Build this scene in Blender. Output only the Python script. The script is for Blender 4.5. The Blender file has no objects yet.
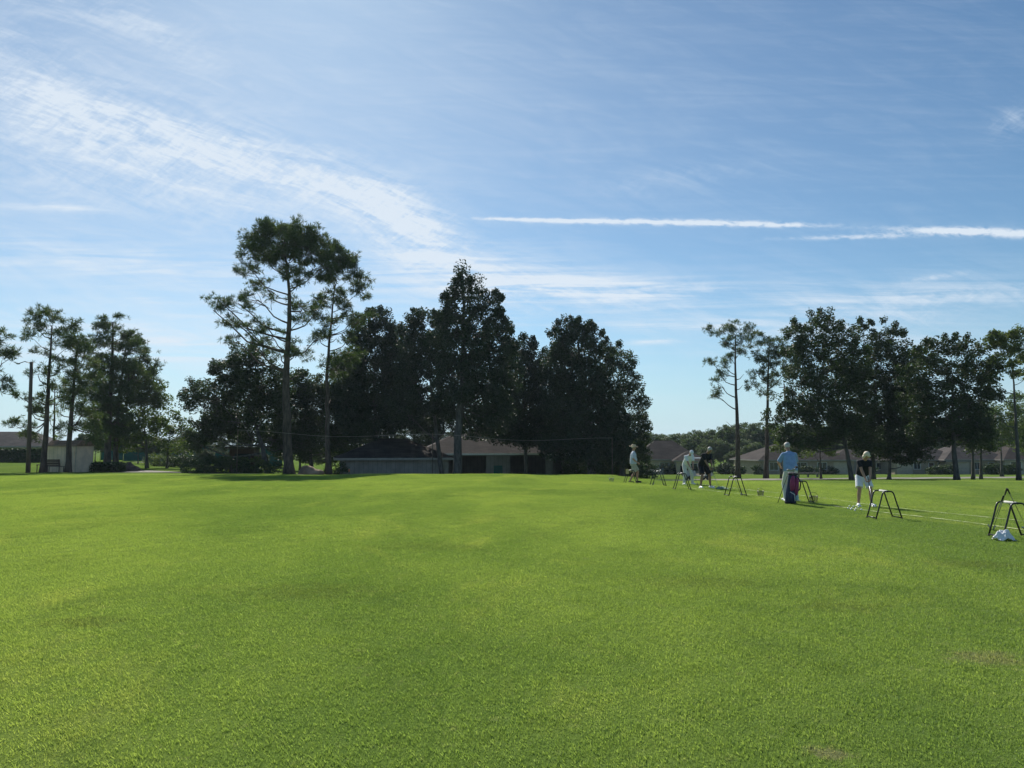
import bpy, bmesh, math, random
import numpy as np
from mathutils import Vector, Matrix, Quaternion
R = math.radians
random.seed(7); rng = np.random.default_rng(11)
sc = bpy.context.scene
COL = sc.collection
F = 740.0; CAMZ = 1.6
PITCH = math.atan(62/740)
SUN_AZ, SUN_EL = R(-17), R(38)          # azimuth measured from +Y towards +X

# ------------------------------------------------------------------ geometry of the place
def ray(px, py):
    dx, dy = (px-512)/F, (384-py)/F
    f = Vector((0, math.cos(PITCH), math.sin(PITCH))); u = Vector((0, -math.sin(PITCH), math.cos(PITCH)))
    return f + Vector((1,0,0))*dx + u*dy
def at(px, py, Y):
    d = ray(px, py); t = Y/d.y
    return Vector((d.x*t, Y, CAMZ + d.z*t))
YS = [0,28,35,42,50,60,65,75,90,110,130,150,300,3000]
PR = {'L':[0,0,0,-.1,-.25,-.5,-.5,-.45,-.35,-.4,-1.0,-1.2,-2,-3],
      'M':[0,0,0,-.05,-.3,-.67,-.8,-1.2,-1.3,-1.4,-1.8,-2,-3,-3],
      'C':[0,0,0,0,-.45,-1.2,-1.5,-1.95,-2.25,-2.6,-3.2,-3.5,-3.7,-3.7],
      'R':[0,0,-.12,-.4,-.78,-1.18,-1.32,-1.65,-2.1,-2.65,-3.25,-3.7,-3.8,-3.8]}
US = [-0.75,-0.55,-0.3,-0.12,0.1,0.2,0.8]; UP = ['L','L','M','C','C','R','R']
def gz_arr(X, Y):
    X = np.asarray(X, float); Y = np.asarray(Y, float)
    u = np.clip(X/np.maximum(Y, 3.0), -0.75, 0.8)
    prof = np.stack([np.interp(Y, YS, PR[k]) for k in UP], -1)
    idx = np.clip(np.searchsorted(US, u, side='right')-1, 0, len(US)-2)
    ua = np.array(US); t = (u-ua[idx])/(ua[idx+1]-ua[idx]); t = t*t*(3-2*t)
    a = np.take_along_axis(prof, idx[...,None], -1)[...,0]; b = np.take_along_axis(prof, (idx+1)[...,None], -1)[...,0]
    w = .018*np.sin(X*.9+Y*.35)+.018*np.sin(Y*.7-X*.4+1.3)
    return a*(1-t)+b*t + w*np.clip((Y-4)/8,0,1)*np.clip((300-Y)/100,0,1)
def gz(X, Y): return float(gz_arr(np.array([X]), np.array([Y]))[0])
def gp(px, Y):
    X = (px-512)/F*Y
    for _ in range(3):
        z = gz(X, Y); depth = Y*math.cos(PITCH)+(z-CAMZ)*math.sin(PITCH); X = (px-512)/F*depth
    return Vector((X, Y, gz(X, Y)))

# ------------------------------------------------------------------ materials
def nodes(name):
    m = bpy.data.materials.new(name); m.use_nodes = True
    nt = m.node_tree; nt.nodes.clear()
    return m, nt, nt.nodes, nt.links
def N(nt, t, **kw):
    n = nt.nodes.new(t)
    for k, v in kw.items():
        if k.startswith('i_'): n.inputs[k[2:]].default_value = v
        else: setattr(n, k, v)
    return n
def noise(nt, vec, scale, detail=4, rough=.6, dist=0):
    n = N(nt, 'ShaderNodeTexNoise'); n.inputs['Scale'].default_value = scale; n.inputs['Detail'].default_value = detail
    n.inputs['Roughness'].default_value = rough; n.inputs['Distortion'].default_value = dist
    nt.links.new(vec, n.inputs['Vector']); return n.outputs['Fac']
def mathn(nt, op, a, b=None, c=None, clamp=False):
    n = N(nt, 'ShaderNodeMath', operation=op, use_clamp=clamp)
    for i, v in enumerate((a, b, c)):
        if v is None: continue
        if hasattr(v, 'default_value'): nt.links.new(v, n.inputs[i])
        else: n.inputs[i].default_value = v
    return n.outputs[0]
def mixc(nt, fac, a, b, mode='MIX'):
    n = N(nt, 'ShaderNodeMix', data_type='RGBA', blend_type=mode)
    for sock, v in ((n.inputs[0], fac), (n.inputs[6], a), (n.inputs[7], b)):
        if hasattr(v, 'default_value'): nt.links.new(v, sock)
        elif isinstance(v, (int, float)): sock.default_value = v
        else: sock.default_value = (*v, 1)
    return n.outputs[2]
def ramp(nt, fac, lo, hi):
    n = N(nt, 'ShaderNodeMapRange', interpolation_type='SMOOTHSTEP')
    nt.links.new(fac, n.inputs[0]); n.inputs[1].default_value = lo; n.inputs[2].default_value = hi
    return n.outputs[0]
def mat(name, col, rough=.7, var=.25, scale=6, bump=0, metal=0, stretch=(1,1,1), bscale=None, spec=.4):
    m, nt, ns, lk = nodes(name)
    out = N(nt, 'ShaderNodeOutputMaterial'); p = N(nt, 'ShaderNodeBsdfPrincipled')
    tc = N(nt, 'ShaderNodeTexCoord'); mp = N(nt, 'ShaderNodeMapping'); mp.inputs['Scale'].default_value = stretch
    lk.new(tc.outputs['Object'], mp.inputs[0])
    f = noise(nt, mp.outputs[0], scale, 5, .65)
    lo = tuple(c*(1-var) for c in col); hi = tuple(min(1, c*(1+var)) for c in col)
    c = mixc(nt, ramp(nt, f, .3, .7), lo, hi)
    lk.new(c, p.inputs['Base Color']); p.inputs['Roughness'].default_value = rough; p.inputs['Metallic'].default_value = metal
    p.inputs['Specular IOR Level'].default_value = spec
    if bump:
        b = N(nt, 'ShaderNodeBump'); b.inputs['Strength'].default_value = bump; b.inputs['Distance'].default_value = .02
        lk.new(noise(nt, mp.outputs[0], bscale or scale*3, 4), b.inputs['Height']); lk.new(b.outputs[0], p.inputs['Normal'])
    lk.new(p.outputs[0], out.inputs[0]); return m
def leafmat(name, dark, light, yellow, transl=.35, rough=.6):
    m, nt, ns, lk = nodes(name)
    out = N(nt, 'ShaderNodeOutputMaterial'); g = N(nt, 'ShaderNodeNewGeometry')
    big = noise(nt, g.outputs['Position'], .55, 3)
    c = mixc(nt, g.outputs['Random Per Island'], dark, light)
    c = mixc(nt, mathn(nt, 'MULTIPLY', ramp(nt, big, .45, .72), .7), c, yellow)
    p = N(nt, 'ShaderNodeBsdfPrincipled'); p.inputs['Roughness'].default_value = rough; p.inputs['Specular IOR Level'].default_value = .35
    t = N(nt, 'ShaderNodeBsdfTranslucent'); mx = N(nt, 'ShaderNodeMixShader'); mx.inputs[0].default_value = transl
    c2 = mixc(nt, 1.0, c, (1.35,1.5,.7), 'MULTIPLY')
    lk.new(c, p.inputs['Base Color']); lk.new(c2, t.inputs['Color']); lk.new(p.outputs[0], mx.inputs[1]); lk.new(t.outputs[0], mx.inputs[2])
    lk.new(mx.outputs[0], out.inputs[0]); return m

def turf_color(nt):
    """colour of the lawn as a function of place; used by the soil sheet and by the blades"""
    g = N(nt, 'ShaderNodeNewGeometry'); pos = g.outputs['Position']
    mp = N(nt, 'ShaderNodeMapping'); mp.inputs['Rotation'].default_value = (0,0,R(8)); mp.inputs['Scale'].default_value = (1,.55,1)
    nt.links.new(pos, mp.inputs[0]); v = mp.outputs[0]
    a = noise(nt, v, .16, 5, .6, .4); b = noise(nt, v, .9, 5, .65, .3); c = noise(nt, pos, 7, 4, .7)
    col = mixc(nt, ramp(nt, a, .35, .66), G_DARK, G_LIGHT)
    col = mixc(nt, mathn(nt,'MULTIPLY', ramp(nt, b, .5, .78), .5), col, G_DEEP)
    bb = noise(nt, v, .45, 6, .7, .8)
    col = mixc(nt, mathn(nt,'MULTIPLY', ramp(nt, bb, .52, .68), .6), col, G_YEL)
    col = mixc(nt, mathn(nt,'MULTIPLY', ramp(nt, c, .55, .8), .6), col, G_DRY)
    # worn spots
    sx = N(nt, 'ShaderNodeSeparateXYZ'); nt.links.new(pos, sx.inputs[0])
    wob = noise(nt, pos, 6, 6, .8)
    for (x, y, r, amp) in ((3.62,5.75,.20,.6),(1.65,4.0,.08,.7),(-3.9,6.9,.22,.5),(-3.6,4.8,.12,.6),(-2.2,8.2,.5,.35),(-1.3,12,.6,.25),(6.3,10.2,.4,.4),(2.2,8.9,.5,.3),(3.3,7.6,.3,.35)):
        dx = mathn(nt,'DIVIDE', mathn(nt,'SUBTRACT', sx.outputs[0], x), r*1.6); dy = mathn(nt,'DIVIDE', mathn(nt,'SUBTRACT', sx.outputs[1], y), r)
        d = mathn(nt,'SQRT', mathn(nt,'ADD', mathn(nt,'MULTIPLY',dx,dx), mathn(nt,'MULTIPLY',dy,dy)))
        d = mathn(nt,'ADD', d, mathn(nt,'MULTIPLY', mathn(nt,'SUBTRACT', wob, .5), 5.0))
        f = mathn(nt,'MULTIPLY', mathn(nt,'SUBTRACT', 1, ramp(nt, d, .3, 1.3)), amp)
        col = mixc(nt, f, col, (.31,.29,.18) if amp > .55 else (.15,.18,.06))
    # beyond the tee the turf colour is darkened, standing in for missing blade shade
    far = ramp(nt, sx.outputs[1], 42, 62)
    col = mixc(nt, mathn(nt,'MULTIPLY', far, .7), col, (.12,.18,.045))
    return col, pos
G_DARK=(.170,.262,.068); G_LIGHT=(.280,.375,.095); G_DEEP=(.110,.178,.055); G_YEL=(.335,.400,.110); G_DRY=(.37,.385,.19)

M = {}
def build_mats():
    m, nt, ns, lk = nodes('turf'); out = N(nt,'ShaderNodeOutputMaterial'); p = N(nt,'ShaderNodeBsdfPrincipled')
    col, pos = turf_color(nt)
    fine = noise(nt, pos, 60, 5, .75); mid = noise(nt, pos, 12, 5, .75)
    col = mixc(nt, 1.0, col, mixc(nt, ramp(nt, fine, .3, .7), (.45,.5,.4), (1.1,1.1,1.0)), 'MULTIPLY')
    col = mixc(nt, 1.0, col, mixc(nt, ramp(nt, mid, .3, .7), (.75,.78,.7), (1.12,1.1,1.05)), 'MULTIPLY')
    lk.new(col, p.inputs['Base Color']); p.inputs['Roughness'].default_value = .95; p.inputs['Specular IOR Level'].default_value = .0
    b = N(nt,'ShaderNodeBump'); b.inputs['Strength'].default_value = .9; b.inputs['Distance'].default_value = .03
    lk.new(noise(nt, pos, 40, 5, .8), b.inputs['Height']); lk.new(b.outputs[0], p.inputs['Normal'])
    lk.new(p.outputs[0], out.inputs[0]); M['turf'] = m
    m, nt, ns, lk = nodes('grass_blade'); out = N(nt,'ShaderNodeOutputMaterial')
    col, pos = turf_color(nt); g = N(nt,'ShaderNodeNewGeometry')
    col = mixc(nt, 1.0, col, mixc(nt, g.outputs['Random Per Island'], (.7,.75,.6), (1.35,1.25,1.3)), 'MULTIPLY')
    p = N(nt,'ShaderNodeBsdfPrincipled'); p.inputs['Roughness'].default_value = .5; p.inputs['Specular IOR Level'].default_value = .3
    t = N(nt,'ShaderNodeBsdfTranslucent'); mx = N(nt,'ShaderNodeMixShader'); mx.inputs[0].default_value = .55
    lk.new(col, p.inputs['Base Color']); lk.new(mixc(nt,1.0,col,(1.28,1.28,.82),'MULTIPLY'), t.inputs['Color'])
    lk.new(p.outputs[0], mx.inputs[1]); lk.new(t.outputs[0], mx.inputs[2]); lk.new(mx.outputs[0], out.inputs[0]); M['blade'] = m
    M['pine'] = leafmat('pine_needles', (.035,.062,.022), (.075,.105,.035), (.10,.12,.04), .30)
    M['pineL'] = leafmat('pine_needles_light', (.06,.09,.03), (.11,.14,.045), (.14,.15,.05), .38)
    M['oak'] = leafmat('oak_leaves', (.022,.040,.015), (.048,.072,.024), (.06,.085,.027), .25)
    M['oakL'] = leafmat('oak_leaves_pale', (.05,.085,.02), (.10,.14,.035), (.13,.16,.04), .35)  # lighter, yellower leaf colour for the pale green trees and shrubs
    M['cedar'] = leafmat('cedar_sprays', (.017,.033,.018), (.036,.056,.026), (.046,.067,.027), .2)
    M['far'] = leafmat('far_leaves', (.05,.08,.03), (.09,.12,.045), (.11,.13,.05), .3)
    M['hedge'] = leafmat('hedge_leaves', (.025,.05,.015), (.055,.09,.025), (.06,.09,.03), .2)
    M['bark'] = mat('pine_bark', (.085,.064,.052), .9, .5, 5, .8, stretch=(1,1,.25))
    M['barkG'] = mat('grey_bark', (.085,.078,.070), .9, .45, 5, .8, stretch=(1,1,.3))
    M['polewood'] = mat('pole_wood', (.12,.09,.07), .85, .3, 9, .4, stretch=(1,1,.05))
    M['shingle'] = shingle('brown_shingle', (.060,.051,.046)); M['shingleT'] = shingle('tan_shingle', (.30,.20,.14)); M['shingleG'] = shingle('grey_shingle', (.085,.076,.072)); M['shingleD'] = shingle('dark_shingle', (.05,.04,.038))
    M['stuccoB'] = mat('beige_stucco', (.36,.29,.21), .9, .12, 3, .3); M['stuccoW'] = mat('cream_stucco', (.50,.43,.33), .9, .1, 3, .3)
    M['stuccoG'] = mat('grey_stucco', (.27,.25,.22), .9, .12, 3, .3); M['siding'] = siding('shed_siding', (.80,.62,.46))
    M['barnwall'] = siding('barn_siding', (.27,.245,.21)); M['trim'] = mat('white_trim', (.72,.72,.70), .5, .06, 4)
    M['fascia'] = mat('taupe_trim', (.26,.24,.21), .6, .1, 4); M['glass'] = mat('dark_window_glass', (.03,.04,.05), .08, .2, 2, spec=.8); M['dark'] = mat('painted_interior_shade', (.02,.02,.022), .9, .3, 3)
    M['black'] = mat('black_paint', (.012,.013,.015), .35, .25, 14, spec=.5); M['rubber'] = mat('black_rubber', (.02,.02,.02), .75, .2, 20)
    M['steel'] = mat('chrome_shaft', (.32,.33,.35), .42, .1, 20, metal=1); M['conc'] = mat('road_concrete', (.21,.19,.16), .95, .25, .5, .2, bscale=20)
    M['dirt'] = mat('sandy_dirt', (.28,.20,.13), .95, .35, .8, .5, bscale=12); M['mulch'] = mat('dark_mulch', (.085,.055,.055), .95, .5, 2.5, .8, bscale=14)
    M['chalk'] = chalk(); M['teal'] = mat('green_windscreen', (.02,.11,.09), .8, .2, 1.2); M['hutwood'] = mat('hut_brown_boards', (.06,.032,.026), .8, .3, 4, stretch=(6,1,.4))
    M['benchwood'] = mat('bench_wood', (.085,.05,.038), .75, .3, 8, .3, stretch=(.3,4,4))
    M['white'] = mat('white_cloth', (.75,.76,.78), .85, .08, 14, .3); M['whiteP'] = mat('white_plastic', (.8,.8,.8), .3, .04, 10)
    M['balls'] = mat('ball_white', (.85,.85,.83), .3, .04, 30)
    M['skin'] = mat('skin_tanned', (.42,.24,.17), .5, .12, 9); M['skinB'] = mat('skin_brown', (.26,.15,.10), .5, .12, 9)
    M['hairB'] = mat('blonde_hair', (.72,.62,.45), .55, .25, 30, .5, stretch=(3,3,.4)); M['hairG'] = mat('grey_hair', (.45,.43,.41), .6, .25, 30, .5)
    M['blackC'] = mat('black_cotton', (.012,.013,.018), .85, .3, 12, .3); M['blue'] = mat('light_blue_cotton', (.22,.34,.54), .85, .1, 10, .3)
    M['khaki'] = mat('khaki_cotton', (.42,.39,.30), .85, .1, 10, .3); M['offwhite'] = mat('off_white_trousers', (.62,.61,.56), .85, .08, 10, .3)
    M['greyblue'] = mat('pale_grey_shirt', (.48,.53,.62), .85, .08, 10, .3); M['straw'] = mat('straw_hat_weave', (.52,.42,.28), .8, .2, 40, .4)
    M['pink'] = mat('magenta_nylon', (.24,.03,.12), .6, .2, 8); M['navy'] = mat('navy_nylon', (.02,.03,.09), .6, .2, 8); M['sky'] = mat('pale_blue_nylon', (.30,.48,.60), .6, .1, 8)
    M['rediron'] = mat('dark_maroon', (.10,.02,.025), .6, .2, 8); M['wire'] = mat('green_wire', (.04,.10,.07), .5, .2, 8)
    M['orange'] = mat('orange_plastic', (.7,.16,.03), .5, .1, 8); M['yellow'] = mat('yellow_towel', (.5,.42,.2), .9, .12, 14)
    M['carblue'] = mat('dark_blue_car_paint', (.03,.035,.10), .2, .1, 2, spec=.7); M['carwhite'] = mat('white_car_paint', (.75,.76,.78), .2, .04, 2, spec=.7)
    M['beigecart'] = mat('cart_body_beige', (.55,.52,.45), .4, .06, 3); M['bagpale'] = mat('pale_green_mesh', (.20,.29,.19), .8, .2, 14)
def shingle(name, col):
    m, nt, ns, lk = nodes(name); out = N(nt,'ShaderNodeOutputMaterial'); p = N(nt,'ShaderNodeBsdfPrincipled'); tc = N(nt,'ShaderNodeTexCoord')
    br = N(nt,'ShaderNodeTexBrick'); br.inputs['Scale'].default_value = 1.0; br.inputs['Brick Width'].default_value = .9; br.inputs['Row Height'].default_value = .22
    br.inputs['Mortar Size'].default_value = .012
    br.inputs['Color1'].default_value = (*[c*.8 for c in col],1); br.inputs['Color2'].default_value = (*[c*1.15 for c in col],1); br.inputs['Mortar'].default_value = (*[c*.45 for c in col],1)
    mp = N(nt,'ShaderNodeMapping'); mp.inputs['Scale'].default_value = (1,1.6,1); lk.new(tc.outputs['Object'], mp.inputs[0]); lk.new(mp.outputs[0], br.inputs[0])
    st = noise(nt, tc.outputs['Object'], .7, 5)
    c = mixc(nt, 1.0, br.outputs[0], mixc(nt, ramp(nt, st, .3,.7), (.72,.72,.72), (1.15,1.12,1.1)), 'MULTIPLY')
    lk.new(c, p.inputs['Base Color']); p.inputs['Roughness'].default_value = .95; p.inputs['Specular IOR Level'].default_value = .08; lk.new(p.outputs[0], out.inputs[0]); return m
def siding(name, col):
    m, nt, ns, lk = nodes(name); out = N(nt,'ShaderNodeOutputMaterial'); p = N(nt,'ShaderNodeBsdfPrincipled'); tc = N(nt,'ShaderNodeTexCoord')
    w = N(nt,'ShaderNodeTexWave', wave_type='BANDS', bands_direction='X', wave_profile='SAW'); w.inputs['Scale'].default_value = .8; lk.new(tc.outputs['Object'], w.inputs[0])
    st = noise(nt, tc.outputs['Object'], 1.2, 5)
    c = mixc(nt, ramp(nt, st, .3,.75), tuple(c*.8 for c in col), tuple(c*1.1 for c in col))
    c = mixc(nt, ramp(nt, w.outputs[1], .9,1.0), c, tuple(c*.45 for c in col))
    lk.new(c, p.inputs['Base Color']); p.inputs['Roughness'].default_value = .85; lk.new(p.outputs[0], out.inputs[0]); return m
def chalk():
    m, nt, ns, lk = nodes('sprayed_chalk'); out = N(nt,'ShaderNodeOutputMaterial'); p = N(nt,'ShaderNodeBsdfPrincipled'); g = N(nt,'ShaderNodeNewGeometry')
    tr = N(nt,'ShaderNodeBsdfTransparent'); mx = N(nt,'ShaderNodeMixShader')
    p.inputs['Base Color'].default_value = (.55,.60,.30,1); p.inputs['Roughness'].default_value = .9
    lk.new(ramp(nt, noise(nt, g.outputs['Position'], 5, 6, .8), .37, .62), mx.inputs[0]); lk.new(tr.outputs[0], mx.inputs[1]); lk.new(p.outputs[0], mx.inputs[2])
    lk.new(mx.outputs[0], out.inputs[0]); return m

# ------------------------------------------------------------------ mesh helpers
def link(o, parent=None):
    COL.objects.link(o)
    if parent is not None: o.parent = parent
    return o
def tag(o, label=None, cat=None, group=None, kind=None):
    if label: o['label'] = label
    if cat: o['category'] = cat
    if group: o['group'] = group
    if kind: o['kind'] = kind
    return o
def empty(name, loc, rz=0, **kw):
    o = bpy.data.objects.new(name, None); o.location = loc; o.rotation_euler = (0,0,rz); o.empty_display_size = .2
    link(o); return tag(o, **kw)
class MB:
    def __init__(s): s.v = []; s.f = []
    def add(s, vs, fs):
        o = len(s.v); s.v += [tuple(v) for v in vs]; s.f += [tuple(i+o for i in f) for f in fs]; return s
    def box(s, c, d, rz=0, M4=None):
        x, y, z = (k/2 for k in d); c = Vector(c); q = Matrix.Rotation(rz, 3, 'Z') if M4 is None else M4
        vs = [c + q @ Vector((sx*x, sy*y, sz*z)) for sz in (-1,1) for sy in (-1,1) for sx in (-1,1)]
        return s.add(vs, [(0,2,3,1),(4,5,7,6),(0,1,5,4),(2,6,7,3),(0,4,6,2),(1,3,7,5)])
    def tube(s, pts, rad, n=8, cap=True):
        pts = [Vector(p) for p in pts]; m = len(pts)
        if not hasattr(rad, '__len__'): rad = [rad]*m
        rings = []; ref = None
        for i in range(m):
            t = (pts[min(i+1,m-1)]-pts[max(i-1,0)]).normalized()
            if ref is None: ref = Vector((0,0,1)) if abs(t.z) < .9 else Vector((1,0,0))
            a = (ref - t*ref.dot(t)).normalized(); ref = a; b = t.cross(a)
            rings.append([pts[i]+(a*math.cos(2*math.pi*k/n)+b*math.sin(2*math.pi*k/n))*rad[i] for k in range(n)])
        vs = [v for r in rings for v in r]
        fs = [(i*n+k, i*n+(k+1)%n, (i+1)*n+(k+1)%n, (i+1)*n+k) for i in range(m-1) for k in range(n)]
        if cap: fs += [tuple(range(n-1,-1,-1)), tuple(range((m-1)*n, m*n))]
        return s.add(vs, fs)
    def lathe(s, prof, c=(0,0,0), n=16, Q=None, squash=(1,1)):
        c = Vector(c); vs = []; Q = Q or Matrix.Identity(3); m = len(prof)
        for (r, z) in prof:
            for k in range(n):
                a = 2*math.pi*k/n; vs.append(c + Q @ Vector((r*math.cos(a)*squash[0], r*math.sin(a)*squash[1], z)))
        fs = [(i*n+k, i*n+(k+1)%n, (i+1)*n+(k+1)%n, (i+1)*n+k) for i in range(m-1) for k in range(n)]
        fs += [tuple(range(n-1,-1,-1)), tuple(range((m-1)*n, m*n))]
        return s.add(vs, fs)
    def ell(s, c, r, Q=None, n=12, m=8):
        prof = [(max(1e-3, math.sin(math.pi*i/m)), -math.cos(math.pi*i/m)) for i in range(m+1)]
        Q = (Q or Matrix.Identity(3)) @ Matrix.Diagonal(Vector(r)); return s.lathe(prof, c, n, Q)
    def cap(s, a, b, ra, rb, n=10):
        a = Vector(a); b = Vector(b); d = (b-a); L = d.length; d = d/max(L,1e-6)
        pts = []; rr = []
        for k in range(5): t = math.pi/2*k/4; pts.append(a - d*ra*math.cos(t)); rr.append(max(1e-3, ra*math.sin(t)))
        for k in range(5): t = math.pi/2*k/4; pts.append(b + d*rb*math.sin(t)); rr.append(max(1e-3, rb*math.cos(t)))
        return s.tube(pts, rr, n)
    def prism(s, poly, y0, y1):           # poly in XZ, extruded along Y
        n = len(poly); vs = [(x,y0,z) for x,z in poly]+[(x,y1,z) for x,z in poly]
        return s.add(vs, [tuple(range(n)), tuple(range(2*n-1,n-1,-1))]+[(i,n+i,n+(i+1)%n,(i+1)%n) for i in range(n)])
    def quad(s, a, b, c, d): return s.add([a,b,c,d], [(0,1,2,3)])
    def build(s, name, m, parent=None, smooth=False, bevel=0, loc=None):
        me = bpy.data.meshes.new(name); me.from_pydata(s.v, [], s.f)
        bm = bmesh.new(); bm.from_mesh(me); bmesh.ops.recalc_face_normals(bm, faces=bm.faces)
        if bevel: bmesh.ops.bevel(bm, geom=[e for e in bm.edges if e.calc_face_angle(0) > .5], offset=bevel, segments=2, affect='EDGES')
        bm.to_mesh(me); bm.free()
        me.materials.append(m)
        if smooth: me.polygons.foreach_set('use_smooth', [True]*len(me.polygons))
        o = bpy.data.objects.new(name, me)
        if loc is not None: o.location = loc
        return link(o, parent)
def np_mesh(name, V, k, m, parent=None, smooth=False):
    """V: (n*k,3) vertices, faces of k consecutive vertices"""
    me = bpy.data.meshes.new(name); nv = len(V); nf = nv//k
    me.vertices.add(nv); me.vertices.foreach_set('co', np.ascontiguousarray(V, dtype=np.float32).ravel())
    me.loops.add(nv); me.loops.foreach_set('vertex_index', np.arange(nv, dtype=np.int32))
    me.polygons.add(nf); me.polygons.foreach_set('loop_start', np.arange(0, nv, k, dtype=np.int32))
    me.update(calc_edges=True); me.materials.append(m)
    return link(bpy.data.objects.new(name, me), parent)
def T(x, y, z=None):
    px, py = 512+F*x/y, 446+CAMZ*F/y; d = ray(px,py); X, Y = d.x/-d.z*CAMZ, d.y/-d.z*CAMZ
    g = gz(X,Y); X -= 0
    return Vector((X, Y, g if z is None else z))
def copy_tree(o, parent=None):
    c = o.copy(); COL.objects.link(c); c.parent = parent
    for ch in o.children: copy_tree(ch, c)
    return c
# ------------------------------------------------------------------ trees
def unit(v): return v/np.maximum(np.linalg.norm(v, axis=-1, keepdims=True), 1e-6)
def leaves(cent, n, spread, size, flat=.75, droop=0.0):
    """cent (m,3): leaf-clump centres -> rhombic leaf faces"""
    c = np.repeat(cent, n, 0); g = rng.normal(size=c.shape); g *= np.minimum(1, 1.7/np.maximum(np.linalg.norm(g,axis=1,keepdims=True),1e-6)); g[:,2] *= flat
    c = c + g*spread*np.repeat(rng.uniform(.6,1.3,(len(cent),1)), n, 0)*.55
    a = unit(rng.normal(size=c.shape)*[1,1,.6]+[0,0,-droop]); b = unit(np.cross(a, rng.normal(size=c.shape)))
    s = size*rng.uniform(.55,1.35,(len(c),1))
    return np.stack([c-a*s*.5, c+b*s*.26, c+a*s*.5, c-b*s*.26], 1).reshape(-1,3)
def needles(cent, outd, tufts, n, spread, length):
    """pine tufts: bursts of thin blades"""
    m = len(cent); tc = np.repeat(cent, tufts, 0)+rng.normal(size=(m*tufts,3))*[1,1,.6]*spread*.5
    td = unit(np.repeat(outd, tufts, 0)*.8+rng.normal(size=tc.shape)*.5+[0,0,.35])
    c = np.repeat(tc, n, 0); d = unit(np.repeat(td, n, 0)*.75+rng.normal(size=c.shape)*.75)
    b = unit(np.cross(d, rng.normal(size=c.shape))); L = length*rng.uniform(.6,1.25,(len(c),1)); w = L*.055
    return np.stack([c-b*w*.6, c+d*L*.55-b*w, c+d*L, c+d*L*.55+b*w], 1).reshape(-1,3)
def ellpts(n, c, r, power=.28):
    d = unit(rng.normal(size=(n,3))); rr = rng.uniform(.03,1,(n,1))**power*rng.uniform(.9,1.12,(n,1))
    return np.array(c)+d*rr*np.array(r), d
KIND = {  # clumps per m3, leaves per clump, clump radius, leaf size
 'oak':   dict(dens=1.7, n=105, sp=.66, size=.21, flat=.7, m='oak', bark='barkG'),
 'oakL':  dict(dens=1.35, n=85, sp=.62, size=.24, flat=.7, m='oakL', bark='barkG'),
 'cedar': dict(dens=2.1, n=110, sp=.62, size=.22, flat=1.0, m='cedar', bark='barkG'),
 'far':   dict(dens=.5, n=90, sp=.95, size=.42, flat=.7, m='far', bark='barkG'),
 'pine':  dict(dens=1.7, tufts=9, n=20, sp=.5, size=.36, m='pine', bark='bark'),
 'pineL': dict(dens=1.4, tufts=7, n=16, sp=.55, size=.36, m='pineL', bark='bark'),
}
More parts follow.
